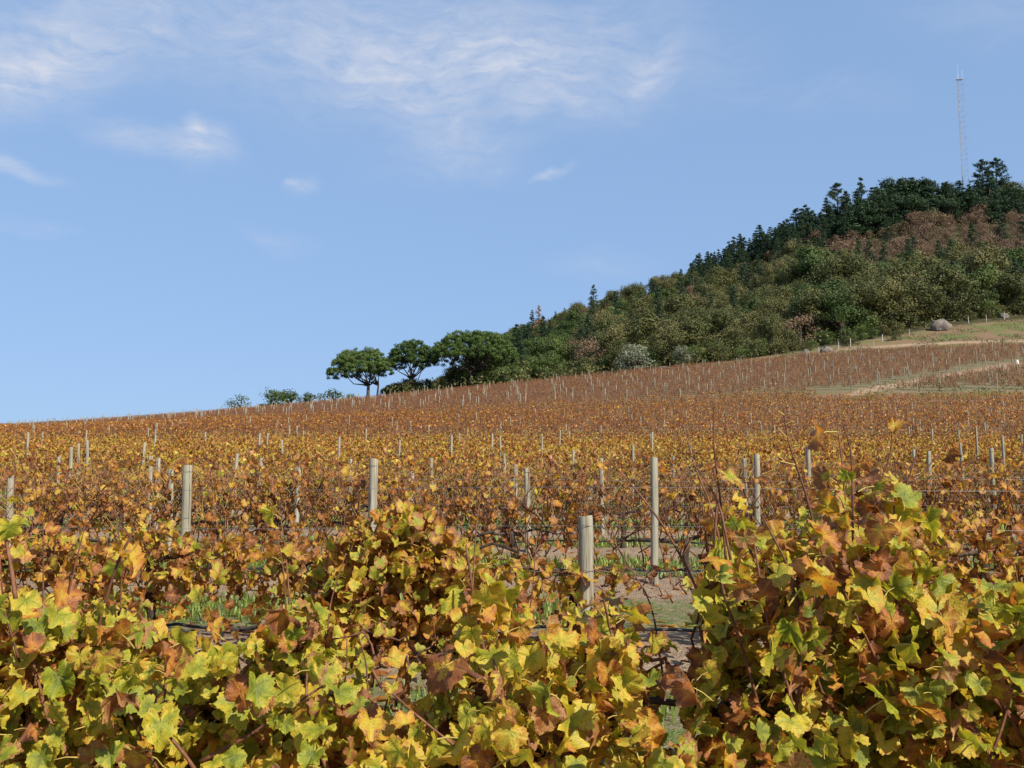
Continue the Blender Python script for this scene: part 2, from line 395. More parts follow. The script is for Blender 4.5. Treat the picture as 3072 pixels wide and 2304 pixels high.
# weathered pole: grain, checks, stains
m_post, t, out = mat('weathered_post_wood')
oc = t.node('ShaderNodeTexCoord').outputs['Object']; rnd = t.node('ShaderNodeObjectInfo').outputs['Random']
off = t.node('ShaderNodeCombineXYZ'); t.l.new(t.math('MULTIPLY', rnd, 50.0), off.inputs[2]); oc = t.vec('ADD', oc, off.outputs[0])
gr = t.noise(t.mapping(oc, sc=(38, 38, 1.6)), 1.0, 4, .65, .4); bl = t.noise(t.mapping(oc, sc=(6, 6, 3)), 1.0, 4, .6)
base = t.ramp(gr, [(.25, (.12, .10, .072)), (.5, (.27, .24, .18)), (.75, (.42, .385, .30))])
base = t.mix(t.maprange(bl, .45, .7, 0, .6), base, t.mix(rnd, (.26, .28, .19), (.40, .31, .19)))
crack = t.noise(t.mapping(oc, sc=(55, 55, .9)), 1.0, 2, .5, .8)
base = t.mix(t.maprange(crack, .37, .33, 0, .9), base, (.055, .045, .035))
principled(t, out, base, .9, t.bump(gr, .5, .01), .15)
m_posttop = simple('post_end_grain', [(.3, (.22, .18, .13)), (.7, (.40, .36, .29))], 60, .95)

# ------------------------------------------------------------------ leaf shapes
def leaf_shape(seed, nout=40, nring=14, dry=0.0):
    r = np.random.default_rng(seed)
    th = np.linspace(-90+9, 270-9, nout)                       # open at the stalk
    lobes = [(90, 1.0, 36), (90-54, .98, 32), (90+54, .98, 32), (90-112, .90, 40), (90+112, .90, 40)]; fl_ = r.uniform(.74, .90)
    rad = np.full(nout, fl_)
    for (c0, amp, wd) in lobes:
        amp *= r.uniform(.9, 1.08); dd = np.abs(th-c0-r.uniform(-5, 5)); rad = np.maximum(rad, fl_+(amp-fl_)*np.clip(1-(dd/wd)**1.35, 0, 1))
    base = np.clip((np.minimum(th+90, 270-th)-6)/26, 0, 1); rad *= .34+.66*base
    teeth = np.where(np.arange(nout) % 2 == 0, 1.0, (.90 if nout > 30 else .93)+.04*r.random(nout)); rad *= teeth*(1+.03*r.normal(size=nout))
    a = np.radians(th); ox = rad*np.cos(a); oy = rad*np.sin(a)
    thi = np.linspace(th[0], th[-1], nring); ri = np.interp(thi, th, rad)*.55; ai = np.radians(thi)
    X = np.concatenate([[0], ri*np.cos(ai), ox]); Y = np.concatenate([[0], ri*np.sin(ai), oy])
    E = np.concatenate([[0], np.full(nring, .55), np.ones(nout)])
    f = []
    for i in range(nring-1): f.append((0, 1+i, 2+i))
    o0 = 1+nring; j = 0
    for i in range(nring-1):
        t1 = int(round((i+1)*(nout-1)/(nring-1)))
        while j < t1: f.append((1+i, o0+j, o0+j+1)); j += 1
        f.append((1+i, o0+j, 2+i))
    uv = np.stack([X, Y], -1)
    # bend: gutter along the midrib, tip droop, edge roll, crinkle
    fold = r.uniform(-.25, .85)+dry*r.uniform(.1, .9); droop = r.uniform(.0, 1.0)+dry*.5; cup = r.uniform(-.5, .55)+dry*r.uniform(-.5, .9)
    Z = fold*np.abs(X)*.75 - droop*.5*np.clip(Y, 0, 2)**2 + cup*.45*(X**2+Y**2)
    ph = r.uniform(0, 6.28, 4); amp = .11+.16*dry
    ang = np.arctan2(Y, X); rr = np.hypot(X, Y)
    Z = Z+amp*rr*np.sin(5*ang+ph[0])+amp*.8*rr*np.sin(8*ang+ph[1])*E+.04*np.sin(7*X+ph[2])*np.cos(6*Y+ph[3])
    Z = Z+(.03+.05*dry)*r.normal(size=len(X))*E
    k = 1-.28*np.clip(np.abs(fold)+dry*.4, 0, 1.3)*.6; X = X*k
    tw = r.normal()*.35; X, Z = X*np.cos(tw*Y)-Z*np.sin(tw*Y), X*np.sin(tw*Y)+Z*np.cos(tw*Y)
    return np.stack([X, Y, Z], -1)*.55, f, uv, E             # width near 1
def leaf_mesh(name, seed, nout, nring, dry, stalk=True):
    r = np.random.default_rng(seed+1000)
    V, F, UV, E = leaf_shape(seed, nout, nring, dry)
    # blade hangs from the end of the stalk: its plane turned down from the stalk direction
    pitch = -r.uniform(R(5), R(115)); roll = r.normal()*R(20)
    Mx = np.array(Matrix.Rotation(pitch, 3, 'X') @ Matrix.Rotation(roll, 3, 'Y'))
    tip = np.array([r.normal()*.04, r.uniform(.35, .6), r.uniform(.10, .30)])
    V = V @ Mx.T + tip
    mb = MB(); mb.add(V, F, 0)
    if stalk: mb.tube([(0, 0, 0), tip*np.array([.5, .5, .75]), tip], [.022, .018, .016], 3, 1, False)
    me = mb.mesh(name, (m_leaf, m_petiole), True)
    nv = len(V); uvf = np.zeros((len(me.vertices), 2), dtype=np.float32); uvf[:nv] = UV
    ul = me.uv_layers.new(name='UVMap'); li = np.zeros(len(me.loops), dtype=np.int32); me.loops.foreach_get('vertex_index', li)
    ul.data.foreach_set('uv', uvf[li].ravel())
    at_ = me.attributes.new('edge', 'FLOAT', 'POINT'); ef = np.zeros(len(me.vertices), dtype=np.float32); ef[:nv] = E
    at_.data.foreach_set('value', ef); return me
LEAF_HI = [leaf_mesh('leaf', 10+i, 47, 18, 0.0) for i in range(30)]
LEAF_HI_DRY = [leaf_mesh('leaf', 60+i, 47, 18, r_) for i, r_ in enumerate(np.linspace(.4, 1.1, 12))]
LEAF_LO = [leaf_mesh('leaf', 110+i, 23, 9, 0.1) for i in range(14)]
LEAF_LO_DRY = [leaf_mesh('leaf', 160+i, 23, 9, r_) for i, r_ in enumerate(np.linspace(.4, 1.2, 12))]

NLEAF = [0]
PER = {}; OVER = {}; TMPL = {}
def template(me):
    if me.name not in TMPL:
        n = len(me.vertices); co = np.zeros(n*3, dtype=np.float32); me.vertices.foreach_get('co', co); ed = np.zeros(n, dtype=np.float32); me.attributes['edge'].data.foreach_get('value', ed)
        F = [tuple(p.vertices) for p in me.polygons]; F = np.array([(f[0], f[1], f[2]) for f in F]+[(f[0], f[2], f[3]) for f in F if len(f) == 4]); mi = [p.material_index for p in me.polygons]; mi = np.array(mi+[m_ for m_, p in zip(mi, me.polygons) if len(p.vertices) == 4])
        li = np.zeros(len(me.loops), dtype=np.int32); me.loops.foreach_get('vertex_index', li); uvl = np.zeros(len(li)*2, dtype=np.float32); me.uv_layers[0].data.foreach_get('uv', uvl); uv = np.zeros((n, 2), dtype=np.float32); uv[li] = uvl.reshape(-1, 2)
        TMPL[me.name] = (co.reshape(-1, 3), F, mi, uv, ed)
    return TMPL[me.name]
def build_overflow():
    for nm, (vine, L) in OVER.items():
        Vs, Fs, Ms, Us, Es, Cs = [], [], [], [], [], []; k = 0
        for me, M, c in L:
            co, F, mi, uv, ed = template(me); Vs.append(co @ M[:3, :3].T+M[:3, 3]); Fs.append(F+k); Ms.append(mi); Us.append(uv); Es.append(ed); Cs.append(np.tile(c, (len(F), 1))); k += len(co)
        F = np.concatenate(Fs); me = np_mesh('foliage', np.concatenate(Vs), F, (m_leafj, m_petiole), True, np.concatenate(Ms), np.concatenate(Cs))
        ul = me.uv_layers.new(name='UVMap'); ul.data.foreach_set('uv', np.concatenate(Us)[F.ravel()].astype(np.float32).ravel())
        a = me.attributes.new('edge', 'FLOAT', 'POINT'); a.data.foreach_set('value', np.concatenate(Es).astype(np.float32))
        o = link('foliage', me, vine); o['kind'] = 'stuff'
def put_leaf(vine, p, azim, size, hue, dry, hi):
    PER[vine.name] = PER.get(vine.name, 0)+1
    crisp = rng.random() < (.12+.75*max(0, hue-.45)*1.6)
    pool = (LEAF_HI_DRY if crisp else LEAF_HI) if hi else (LEAF_LO_DRY if crisp else LEAF_LO)
    if PER[vine.name] > 298:                                   # beyond what can be picked apart: joined
        M = Matrix.LocRotScale(Vector(p)-vine.location, Euler((rng.normal()*.42, rng.normal()*.42, azim)), Vector((size,)*3))
        OVER.setdefault(vine.name, (vine, []))[1].append((pool[rng.integers(len(pool))], np.array(M), (np.clip(hue, 0, 1), np.clip(dry, 0, 1), rng.random()))); return None
    o = bpy.data.objects.new('leaf', pool[rng.integers(len(pool))]); COL.objects.link(o)
    o.parent = vine; o.location = Vector(p)-vine.location
    o.rotation_euler = (rng.normal()*.42, rng.normal()*.42, azim)
    s = size*(1 if rng.random() > .5 else 1.0)
    o.scale = (s*(1 if rng.random() > .5 else -1), s, s)
    o.color = (float(np.clip(hue, 0, 1)), float(np.clip(dry, 0, 1)), float(rng.random()), 1)
    NLEAF[0] += 1
    return o
def face_az():
    """outward direction of a stalk: mostly towards the open side and the light"""
    # local +Y of a leaf is turned to this azimuth (radians about Z)
    d = rng.normal(R(180+25), R(60)); return d
def put_cane(vine, pts, r0, r1, sides=6, mat_=None):
    P = np.asarray(pts)-np.array(vine.location)
    n = len(P); rad = np.linspace(r0, r1, n); 
    v, f = tube(P, rad*(1+.10*np.sin(np.arange(n)*2.1)), sides)
    mb = MB(); mb.add(v, f); return link('cane', mb.mesh('cane', (mat_ or m_cane,), True), vine)
def wander(p0, p1, n, amp, sag=0.0):
    p0 = np.array(p0, float); p1 = np.array(p1, float); t_ = np.linspace(0, 1, n)[:, None]
    P = p0*(1-t_)+p1*t_
    w = np.cumsum(rng.normal(size=(n, 3)), axis=0); w -= w[0]; w -= t_*(w[-1]); P = P+w*amp
    P[:, 2] += sag*np.sin(t_[:, 0]*math.pi); return P
def put_trunk(vine, arms=(.5, .5), h=.5, r0=.028):
    h += rng.normal()*.05; arms = (arms[0]*rng.uniform(.5, 1), arms[1]*rng.uniform(.5, 1))
    x, y, z0 = vine.location
    mb = MB()
    P = wander((0, 0, -.06), (rng.normal()*.05, rng.normal()*.03, h), 7, .012)
    mb.tube(P, np.linspace(r0*1.25, r0*.9, 7)*(1+.12*rng.normal(size=7)), 8)
    link('trunk', mb.mesh('trunk', (m_trunk,), True), vine)
    top = P[-1]
    for s, L in zip((-1, 1), arms):
        mb = MB(); A = wander(top-np.array([0, 0, .02]), top+np.array([s*L, -s*L*KR, rng.normal()*.04-.02]), 7, .018, .03)
        mb.tube(A, np.linspace(r0*.55, r0*.3, 7)*(1+.15*rng.normal(size=7)), 7)
        link('cordon_arm', mb.mesh('cordon_arm', (m_trunk,), True), vine)

# ------------------------------------------------------------------ the front vines (rows one and two): shaped to the hedge seen in the photograph
def rowY(n, X=0.0): return Y0R+SP*n-KR*X
def hedge(row, vines, env, ncanes, leaf_rng, hue_fn, dens, hi, fill, cane_lo=.42, depth=.26, bottom=800, rad=(.0055, .0022), node=.075):
    """vines: list of (px of trunk, label, group). env: picture outline of the canopy top"""
    ex = np.array([e[0] for e in env]); ey = np.array([e[1] for e in env])
    Yn = rowY(row); roots = []
    for (vx, label) in vines:
        X = ray(vx, 600)[0]*Yn; Yv = rowY(row, X); z = zgf(X, Yv)
        v = empty('grapevine', (X, Yv, z)); tag(v, label, 'grapevine', 'grapevines of the front rows'); roots.append((vx, v))
        put_trunk(v, (.48, .48), .46 if row else .40)
    def own(px): return min(roots, key=lambda q: abs(q[0]-px))[1]
    lo, hi_ = ex[0], ex[-1]
    for i in range(ncanes):
        bp = lo+(hi_-lo)*(i+rng.random())/ncanes
        tp = bp+rng.normal()*28
        top = np.interp(tp, ex, ey)+abs(rng.normal())*22
        X0 = ray(bp, 600)[0]*Yn; Yc = rowY(row, X0)+rng.normal()*depth*.35
        z0 = zgf(X0, Yc)+cane_lo+rng.normal()*.03
        T = at(tp, top, Yc+rng.normal()*depth*.5)
        if T.z < z0+.08: T.z = z0+.08+.05*rng.random()
        P = wander((X0, Yc, z0), tuple(T), 9, .012, .03)
        v = own(bp); put_cane(v, P, rad[0]*rng.uniform(.8, 1.25), rad[1], 6 if hi else 4)
        L = np.linalg.norm(np.diff(P, axis=0), axis=1).sum(); k = max(2, int(L/node))
        for j in range(k):
            if rng.random() > dens(bp): continue
            u = (j+.5*rng.random())/k; q = np.array([np.interp(u, np.linspace(0, 1, 9), P[:, c_]) for c_ in range(3)])
            qx, qy = pxpy(*q); hue, dry = hue_fn(qx, qy)
            put_leaf(v, q, face_az(), rng.uniform(*leaf_rng)*(1-.35*u*u*rng.random()), hue, dry, hi)
    for i in range(fill):
        px = rng.uniform(lo, hi_); yt = np.interp(px, ex, ey)+14
        if rng.random() > dens(px) : continue
        py = yt+(bottom-yt)*rng.random()**.85
        Yq = rowY(row, ray(px, 600)[0]*Yn)+rng.normal()*depth*.8
        q = at(px, py, Yq); v = own(px)
        if q.z < zgf(q.x, q.y)+.12: continue
        hue, dry = hue_fn(px, py); put_leaf(v, q, face_az(), rng.uniform(*leaf_rng)*(1.45 if rng.random() < .06 else 1.0), hue, dry, hi)
    return roots

def hue1(px, py):
    m = .26 if px < 330 else (.37 if px < 640 else .26)
    h = rng.normal(m, .11)
    if rng.random() < (.15 if px < 640 else .20): h = rng.uniform(.55, .95)
    if py < 560 and px > 820: h += .12
    if px > 640 and rng.random() < .10: h = rng.uniform(.5, .85)
    h = max(h, .13)
    return h, (rng.uniform(.05, .45) if rng.random() < .82 else rng.uniform(.45, .9))
env1 = [(-380, 575), (-290, 600), (-190, 580), (-60, 585), (0, 592), (60, 592), (100, 588), (135, 605), (160, 628), (200, 645), (240, 648), (275, 614), (305, 594), (325, 650), (345, 700), (380, 715),
        (430, 705), (452, 640), (466, 555), (480, 566), (500, 610), (530, 648), (570, 622), (590, 600), (610, 588), (626, 612), (636, 690), (650, 745), (680, 745), (692, 650), (702, 560),
        (716, 505), (730, 488), (745, 525), (770, 532), (790, 520), (808, 500), (832, 478), (850, 470), (870, 480), (890, 486), (905, 505), (918, 545), (935, 588), (970, 580), (1000, 580), (1024, 590), (1100, 570), (1200, 575), (1300, 600), (1400, 580)]
def dens1(px): return float(np.interp(px, [-380, 320, 345, 440, 460, 620, 640, 690, 705, 1400], [.85, .85, .55, .55, .72, .72, .25, .25, .9, .9]))
row1 = hedge(0, [(-310, 'front grapevine wholly left of the picture, second outside the lower left corner'), (-150, 'front grapevine just outside the lower left corner'),
                 (35, 'front grapevine with large green leaves in the lower left corner'),
                 (215, 'front grapevine with yellow-green and orange leaves at lower left, second from the left corner'),
                 (395, 'low front grapevine below the dense bushy golden vine'),
                 (545, 'front grapevine at lower centre, left of the gap, with a thick red cane'),
                 (745, 'front grapevine at right whose green leaves border the gap in the row'),
                 (885, 'tall front grapevine at right with a bare shoot tip standing above the vineyard'),
                 (1020, 'front grapevine with crumpled tan leaves in the lower right corner'),
                 (1180, 'front grapevine just outside the lower right corner'),
                 (1330, 'front grapevine wholly right of the picture, second outside the lower right corner')],
             env1, 166, (.042, .104), hue1, dens1, True, 8300, node=.05)
def special_cane(v, pts, r0, r1, leaves=0.0, hue=(.3, .1), size=(.09, .14), hi=True, step=.07, side=7):
    K = np.array([tuple(at(px, py, Y)) for (px, py, Y) in pts])
    u0 = np.linspace(0, 1, len(K)); u = np.linspace(0, 1, max(9, len(K)*4))
    P = np.stack([np.interp(u, u0, K[:, c_]) for c_ in range(3)], -1)
    for _ in range(2): P[1:-1] = (P[:-2]+P[1:-1]*2+P[2:])/4
    o = put_cane(v, P, r0, r1, side)
    L = np.linalg.norm(np.diff(P, axis=0), axis=1).sum(); k = int(L/step)
    for j in range(k):
        if rng.random() < leaves:
            uu = (j+rng.random())/k; q = np.array([np.interp(uu, u, P[:, c_]) for c_ in range(3)])
            put_leaf(v, q, face_az(), rng.uniform(*size), rng.normal(*hue), rng.uniform(.2, .7), hi)
    return o
V2 = row1[5][1]; V3 = row1[7][1]; V1 = row1[2][1]
special_cane(V2, [(590, 800, 2.5), (565, 748, 2.45), (520, 705, 2.42), (490, 685, 2.40), (462, 668, 2.36)], .011, .0085)
special_cane(V2, [(500, 720, 2.5), (486, 660, 2.5), (474, 600, 2.5), (466, 545, 2.5)], .0048, .003, .45, (.32, .12), (.10, .145))
special_cane(V3, [(716, 640, 2.7), (690, 572, 2.72), (660, 520, 2.74), (628, 480, 2.76), (602, 453, 2.78)], .0042, .0022)
special_cane(V2, [(665, 690, 2.75), (652, 602, 2.8), (620, 552, 2.85), (597, 512, 2.9)], .0034, .0016, .12, (.5, .1), (.06, .09))
special_cane(V3, [(822, 560, 2.5), (808, 500, 2.5), (796, 465, 2.5), (787, 438, 2.5), (783, 404, 2.5)], .0042, .0016)
for k_, (a_, b_) in enumerate([((787, 438), (778, 428)), ((785, 425), (793, 421)), ((791, 450), (800, 447)), ((784, 415), (778, 411)), ((796, 465), (779, 461))]):
    special_cane(V3, [(a_[0], a_[1], 2.5), (b_[0], b_[1], 2.49)], .0020, .0013, side=4).data.materials[0] = m_petiole
special_cane(V3, [(850, 590, 2.55), (846, 520, 2.55), (843, 470, 2.55), (838, 430, 2.56)], .004, .002, .55, (.62, .14), (.07, .11))
special_cane(V3, [(880, 600, 2.6), (893, 530, 2.6), (905, 490, 2.6), (919, 446, 2.62)], .004, .002, .35, (.7, .1), (.08, .12))
special_cane(V3, [(762, 720, 2.4), (745, 655, 2.38), (722, 590, 2.37), (714, 540, 2.36), (718, 492, 2.36)], .005, .003, .45, (.25, .1), (.10, .14))
special_cane(V3, [(815, 610, 2.4), (838, 560, 2.4), (850, 520, 2.4)], .0062, .004, .5, (.2, .08), (.10, .15))
special_cane(V3, [(800, 612, 2.4), (818, 560, 2.42), (826, 522, 2.42)], .0055, .004, .4, (.2, .08), (.10, .14))
special_cane(V3, [(1030, 735, 2.4), (985, 690, 2.4), (935, 640, 2.4), (908, 600, 2.4)], .009, .005, .3, (.5, .2), (.09, .135))
special_cane(V1, [(88, 680, 2.5), (100, 620, 2.5), (118, 560, 2.5), (134, 530, 2.5)], .0045, .003, .2, (.5, .2), (.075, .115))
special_cane(V1, [(16, 600, 2.4), (10, 560, 2.4), (4, 530, 2.4)], .006, .004, .3, (.6, .2), (.075, .115))
special_cane(V1, [(140, 768, 2.4), (165, 715, 2.4), (150, 690, 2.4)], .007, .005, .4, (.3, .1), (.09, .135))

for i in range(34):                                    # thin shoots reaching out of the front hedge
    px_ = rng.uniform(-20, 1040); e_ = float(np.interp(px_, [e[0] for e in env1], [e[1] for e in env1])); L_ = rng.uniform(25, 95); dx_ = rng.normal()*24; Yq_ = 2.6+rng.normal()*.2
    if 545 < px_ < 700: continue
    if 330 < px_ < 450: e_ = 690
    vv = min(row1, key=lambda q: abs(q[0]-px_))[1]
    special_cane(vv, [(px_, e_+70, Yq_), (px_+dx_*.4, e_+15, Yq_), (px_+dx_, e_-L_*.45, Yq_), (px_+dx_*1.3+rng.normal()*6, e_-L_, Yq_)], .0036, .0014, .22, (.5, .16), (.05, .09))
for i in range(30):
    px_ = rng.uniform(-10, 1034)
    if 560 < px_ < 695: continue
    e_ = float(np.interp(px_, [e[0] for e in env1], [e[1] for e in env1])); Yq_ = 2.36+rng.normal()*.05; dx_ = rng.normal()*60; y0_ = rng.uniform(min(max(e_+110, 690), 790), 800); y1_ = e_+rng.uniform(-5, 60)
    vv = min(row1, key=lambda q: abs(q[0]-px_))[1]
    special_cane(vv, [(px_, y0_, Yq_), (px_+dx_*.35+rng.normal()*6, y0_*.66+y1_*.34, Yq_), (px_+dx_*.7+rng.normal()*6, y0_*.33+y1_*.67, Yq_), (px_+dx_, y1_, Yq_+.05)], .0052*rng.uniform(.7, 1.2), .0026, .25, (.3, .14), (.05, .10))
def hue2(px, py):
    if 318 < px < 640: h = rng.normal(.46, .13)
    else: h = rng.normal(.55, .13)
    if rng.random() < .2: h = rng.uniform(.62, .95)
    if rng.random() < .12: h = rng.uniform(.15, .32)
    return h, rng.uniform(.3, .75)
env2 = [(-260, 520), (-130, 512), (0, 508), (60, 522), (100, 532), (150, 505), (190, 530), (230, 528), (260, 522), (300, 532), (318, 534), (335, 528), (352, 518), (380, 510), (410, 504), (430, 512), (450, 535),
        (480, 556), (500, 568), (530, 575), (560, 568), (590, 575), (620, 585), (632, 660), (650, 700), (690, 690), (700, 600), (760, 540), (820, 520), (900, 495), (940, 505), (980, 505), (1024, 520), (1160, 515), (1290, 520)]
def dens2(px): return float(np.interp(px, [-260, 305, 325, 480, 500, 600, 625, 640, 690, 705, 1290], [.85, .85, .98, .98, .92, .85, .3, .15, .15, .8, .8]))
row2 = hedge(1, [(-60, 'second-row grapevine at the far left edge, half out of the picture'),
                 (150, 'second-row grapevine with bare canes and scattered orange leaves at left'),
                 (352, 'dense bushy second-row grapevine with golden leaves just left of centre'),
                 (440, 'bushy second-row grapevine right beside the densest golden one'),
                 (575, 'second-row grapevine of thin orange leaves under the short thick post'),
                 (790, 'second-row grapevine hidden behind the tall leafy front vine at right'),
                 (960, 'second-row grapevine with brown curled leaves near the right edge'),
                 (1120, 'second-row grapevine just outside the right edge')],
             env2, 350, (.045, .105), hue2, dens2, False, 5400, .32, .28, 690, (.0048, .002), .07)

VB = row2[2][1], row2[3][1]
for i in range(1700):                                   # the dense golden bush left of the centre
    a_, q_ = rng.uniform(0, 2*math.pi), math.sqrt(rng.random()); px_ = 402+88*q_*math.cos(a_); py_ = 622+112*q_*math.sin(a_)
    if py_ < np.interp(px_, [e[0] for e in env2], [e[1] for e in env2])+4: continue
    P_ = at(px_, py_, rowY(1)-.18+rng.normal()*.16); h_, d_ = hue2(px_, py_); put_leaf(VB[0 if px_ < 396 else 1], P_, face_az(), rng.uniform(.055, .12), h_, d_, False)

# ------------------------------------------------------------------ rows three to five: single vines, leaf by leaf
VS = 1.5
CLEAR = {2: ((187.5, 9), (652, 8), (374, 8)), 3: ((528, 8), (297, 7), (172, 6), (12, 8), (755, 6)), 4: ((602, 5), (515, 5), (991, 6), (155, 6), (745, 5))}   # gaps in the canes where posts stand
def twiggy_vine(v, width, height, ncane, pleaf, size, hue_fn, lo=.42):
    x, y, z = v.location
    put_trunk(v, (width*.5, width*.5), lo+.04, .034)
    for i in range(ncane):
        bx_ = x+rng.uniform(-.5, .5)*width; by_ = y+rng.normal()*.05
        if any(abs(PXC(bx_, by_)-p_) < w_ for p_, w_ in CLEAR.get(round((y+KR*x-Y0R)/SP), ())): continue
        lean = rng.normal()*.22; top = height*rng.uniform(.72, 1.06)
        if rng.random() < .10: top *= 1.12
        P = wander((bx_, by_, z+lo*rng.uniform(.15, 1.1)), (bx_+lean*(1+rng.random()), by_+rng.normal()*.13, z+top), 7, .014)
        put_cane(v, P, .0066*rng.uniform(.7, 1.25), .0034, 4)
        k = max(2, int((top-lo)/.075))
        for j in range(k):
            if rng.random() > pleaf: continue
            u = (j+rng.random())/k; q = np.array([np.interp(u, np.linspace(0, 1, 7), P[:, c_]) for c_ in range(3)])
            hue, dry = hue_fn(); put_leaf(v, q, face_az(), rng.uniform(*size), hue, dry, False)
    mb = MB()                                                            # bare leaf stalks left on the canes
    for i in range(int(ncane*1.6)):
        p = np.array([rng.uniform(-.5, .5)*width, rng.normal()*.1, rng.uniform(lo, height*.95)])
        d = np.array([rng.normal(), rng.normal()*.6, .5+rng.random()]); d /= np.linalg.norm(d)
        mb.tube([p, p+d*.06, p+d*rng.uniform(.10, .2)], [.0026, .0022, .0018], 3)
    s = link('bare_stalk', mb.mesh('bare_stalk', (m_petiole,)), v); s['kind'] = 'stuff'
def hue3():
    h = rng.normal(.64, .13)
    if rng.random() < .22: h = rng.uniform(.72, .95)
    return h, rng.uniform(.3, .8)
NV = [len(row1)+len(row2)]
for n in (2, 3, 4):
    Yn = rowY(n); half = Yn*.57+1.3; xs = np.arange(-half, half, VS)+rng.uniform(0, .5)
    cnt = 0
    for X in xs:
        X = X+rng.normal()*.06; Yv = rowY(n, X); cnt += 1
        v = empty('grapevine', (X, Yv, zgf(X, Yv)))
        tag(v, f'grapevine with bare brown canes and sparse orange leaves, {ordinal(cnt)} from left in {ordinal(n+1)} row', 'grapevine', f'grapevines of the {ordinal(n+1)} row')
        px = PXC(X, Yv); sparse = .7 if 605 < px < 690 else 1.0
        twiggy_vine(v, VS*1.02, {2: 1.04, 3: 1.03, 4: 1.02}[n], int({2: 60, 3: 66, 4: 60}[n]*(.35+.65*sparse)), {2: .52, 3: .52, 4: .54}[n]*sparse, (.05, .11), hue3)
        NV[0] += 1

build_overflow()
# ------------------------------------------------------------------ rows six to fifteen: copies of a few vines
def quads(centers, U, V):
    """diamond-like quads"""
    n = len(centers)
    v = np.empty((n, 4, 3)); v[:, 0] = centers-U; v[:, 1] = centers-V*.9+U*.1; v[:, 2] = centers+U; v[:, 3] = centers+V*.9+U*.1
    f = np.arange(4*n).reshape(n, 4); return v.reshape(-1, 3), f
def rand_unit(n, r=rng):
    d = r.normal(size=(n, 3)); return d/np.linalg.norm(d, axis=1)[:, None]
def leafy(centers, size, bias=None, b=0.0, asp=.85, r=rng):
    """leaf quads with random facing, leaning towards a direction"""
    n = len(centers); N = rand_unit(n, r)
    if bias is not None: N = N+b*bias; N /= np.linalg.norm(N, axis=1)[:, None]
    A = rand_unit(n, r); U = np.cross(N, A); U /= np.linalg.norm(U, axis=1)[:, None]; V = np.cross(N, U)
    s = np.asarray(size)[:, None]*.5 if not np.isscalar(size) else size*.5
    return quads(centers, U*s, V*s*asp)
def bent_leaves(centers, size, r=rng):
    """each leaf: six triangles, folded on its midrib, with an uneven outline"""
    n = len(centers); N = rand_unit(n, r)+np.array([.3, -.7, .4]); N /= np.linalg.norm(N, axis=1)[:, None]
    A = rand_unit(n, r); U = np.cross(N, A); U /= np.linalg.norm(U, axis=1)[:, None]; V = np.cross(N, U)
    ang = np.radians([-75, -10, 35, 90, 145, 190, 255]); rr = np.array([.36, .52, .42, .55, .42, .52, .36])
    s = size[:, None]; W = np.empty((n, 8, 3)); W[:, 0] = centers
    for k in range(7):
        q = rr[k]*(1+.18*r.normal(size=n))[:, None]*s
        lift = (.45*abs(math.cos(ang[k]))*r.normal(size=n)-.1)[:, None]*s*.5
        W[:, k+1] = centers+U*math.cos(ang[k])*q+V*math.sin(ang[k])*q+N*lift
    f = np.array([(0, k+1, k+2) for k in range(6)])[None]+8*np.arange(n)[:, None, None]
    return W.reshape(-1, 3), f.reshape(-1, 3)
def vine_proto(seed, height, ncane, nleaf, hm, hs, topbias, gold=.34):
    r = np.random.default_rng(seed)
    mb = MB(); P = np.array([(0, 0, -.1), (r.normal()*.02, 0, .2), (r.normal()*.04, 0, .46)]); mb.tube(P, [.045, .035, .03], 6)
    mb.tube([(-VS*.5, 0, .47), (-.3, 0, .49), P[-1], (.3, 0, .48), (VS*.5, 0, .47)], [.016, .022, .028, .022, .016], 5)
    trunk = mb.mesh('trunk', (m_trunk,), True)
    mc = MB(); pts = []
    for i in range(ncane):
        x0 = r.uniform(-.5, .5)*VS; top = height*r.uniform(.75, 1.08)
        p0 = np.array([x0, r.normal()*.04, r.uniform(.28, .48)]); p1 = np.array([x0+r.normal()*.15, r.normal()*.14, top]); pm = (p0+p1)/2+r.normal(size=3)*.03
        mc.tube([p0, pm, p1], [.007, .0055, .003], 3, 0, False); pts.append((p0, pm, p1))
    for i in range(ncane):
        p = np.array([r.uniform(-.5, .5)*VS, r.normal()*.12, r.uniform(.5, height)]); d = np.array([r.normal(), r.normal()*.5, .6+r.random()]); d /= np.linalg.norm(d)
        mc.tube([p, p+d*r.uniform(.1, .2)], [.004, .003], 3, 1, False)
    canes = mc.mesh('canes', (m_cane, m_petiole))
    u = r.random(nleaf)**(1/topbias); k = r.integers(ncane, size=nleaf)
    A = np.array([p[0] for p in pts])[k]; B = np.array([p[2] for p in pts])[k]
    C = A*(1-u[:, None])+B*u[:, None]+r.normal(size=(nleaf, 3))*np.array([.07, .10, .05])
    v, f = bent_leaves(C, r.uniform(.05, .105, nleaf), r)
    hue = np.clip(np.where(r.random(nleaf) < gold, r.normal(.43, .06, nleaf), r.normal(hm+.10, hs, nleaf)), .2, 1)
    fc = np.repeat(np.stack([hue, np.full(nleaf, .5), r.random(nleaf)], -1), 6, axis=0)
    fol = np_mesh('foliage', v, f, (m_leafm,), False, None, fc)
    return trunk, canes, fol
PROTO_Y = [vine_proto(300+i, 1.00, 46, 400, .64, .13, 1.2, .27) for i in range(7)]
PROTO_S = [vine_proto(330+i, 1.00, 56, 290, .66, .13, 1.1, .26) for i in range(6)]
PROTO_B = [vine_proto(360+i, 1.02, 50, 300, .72, .10, 1.2, .12) for i in range(5)]
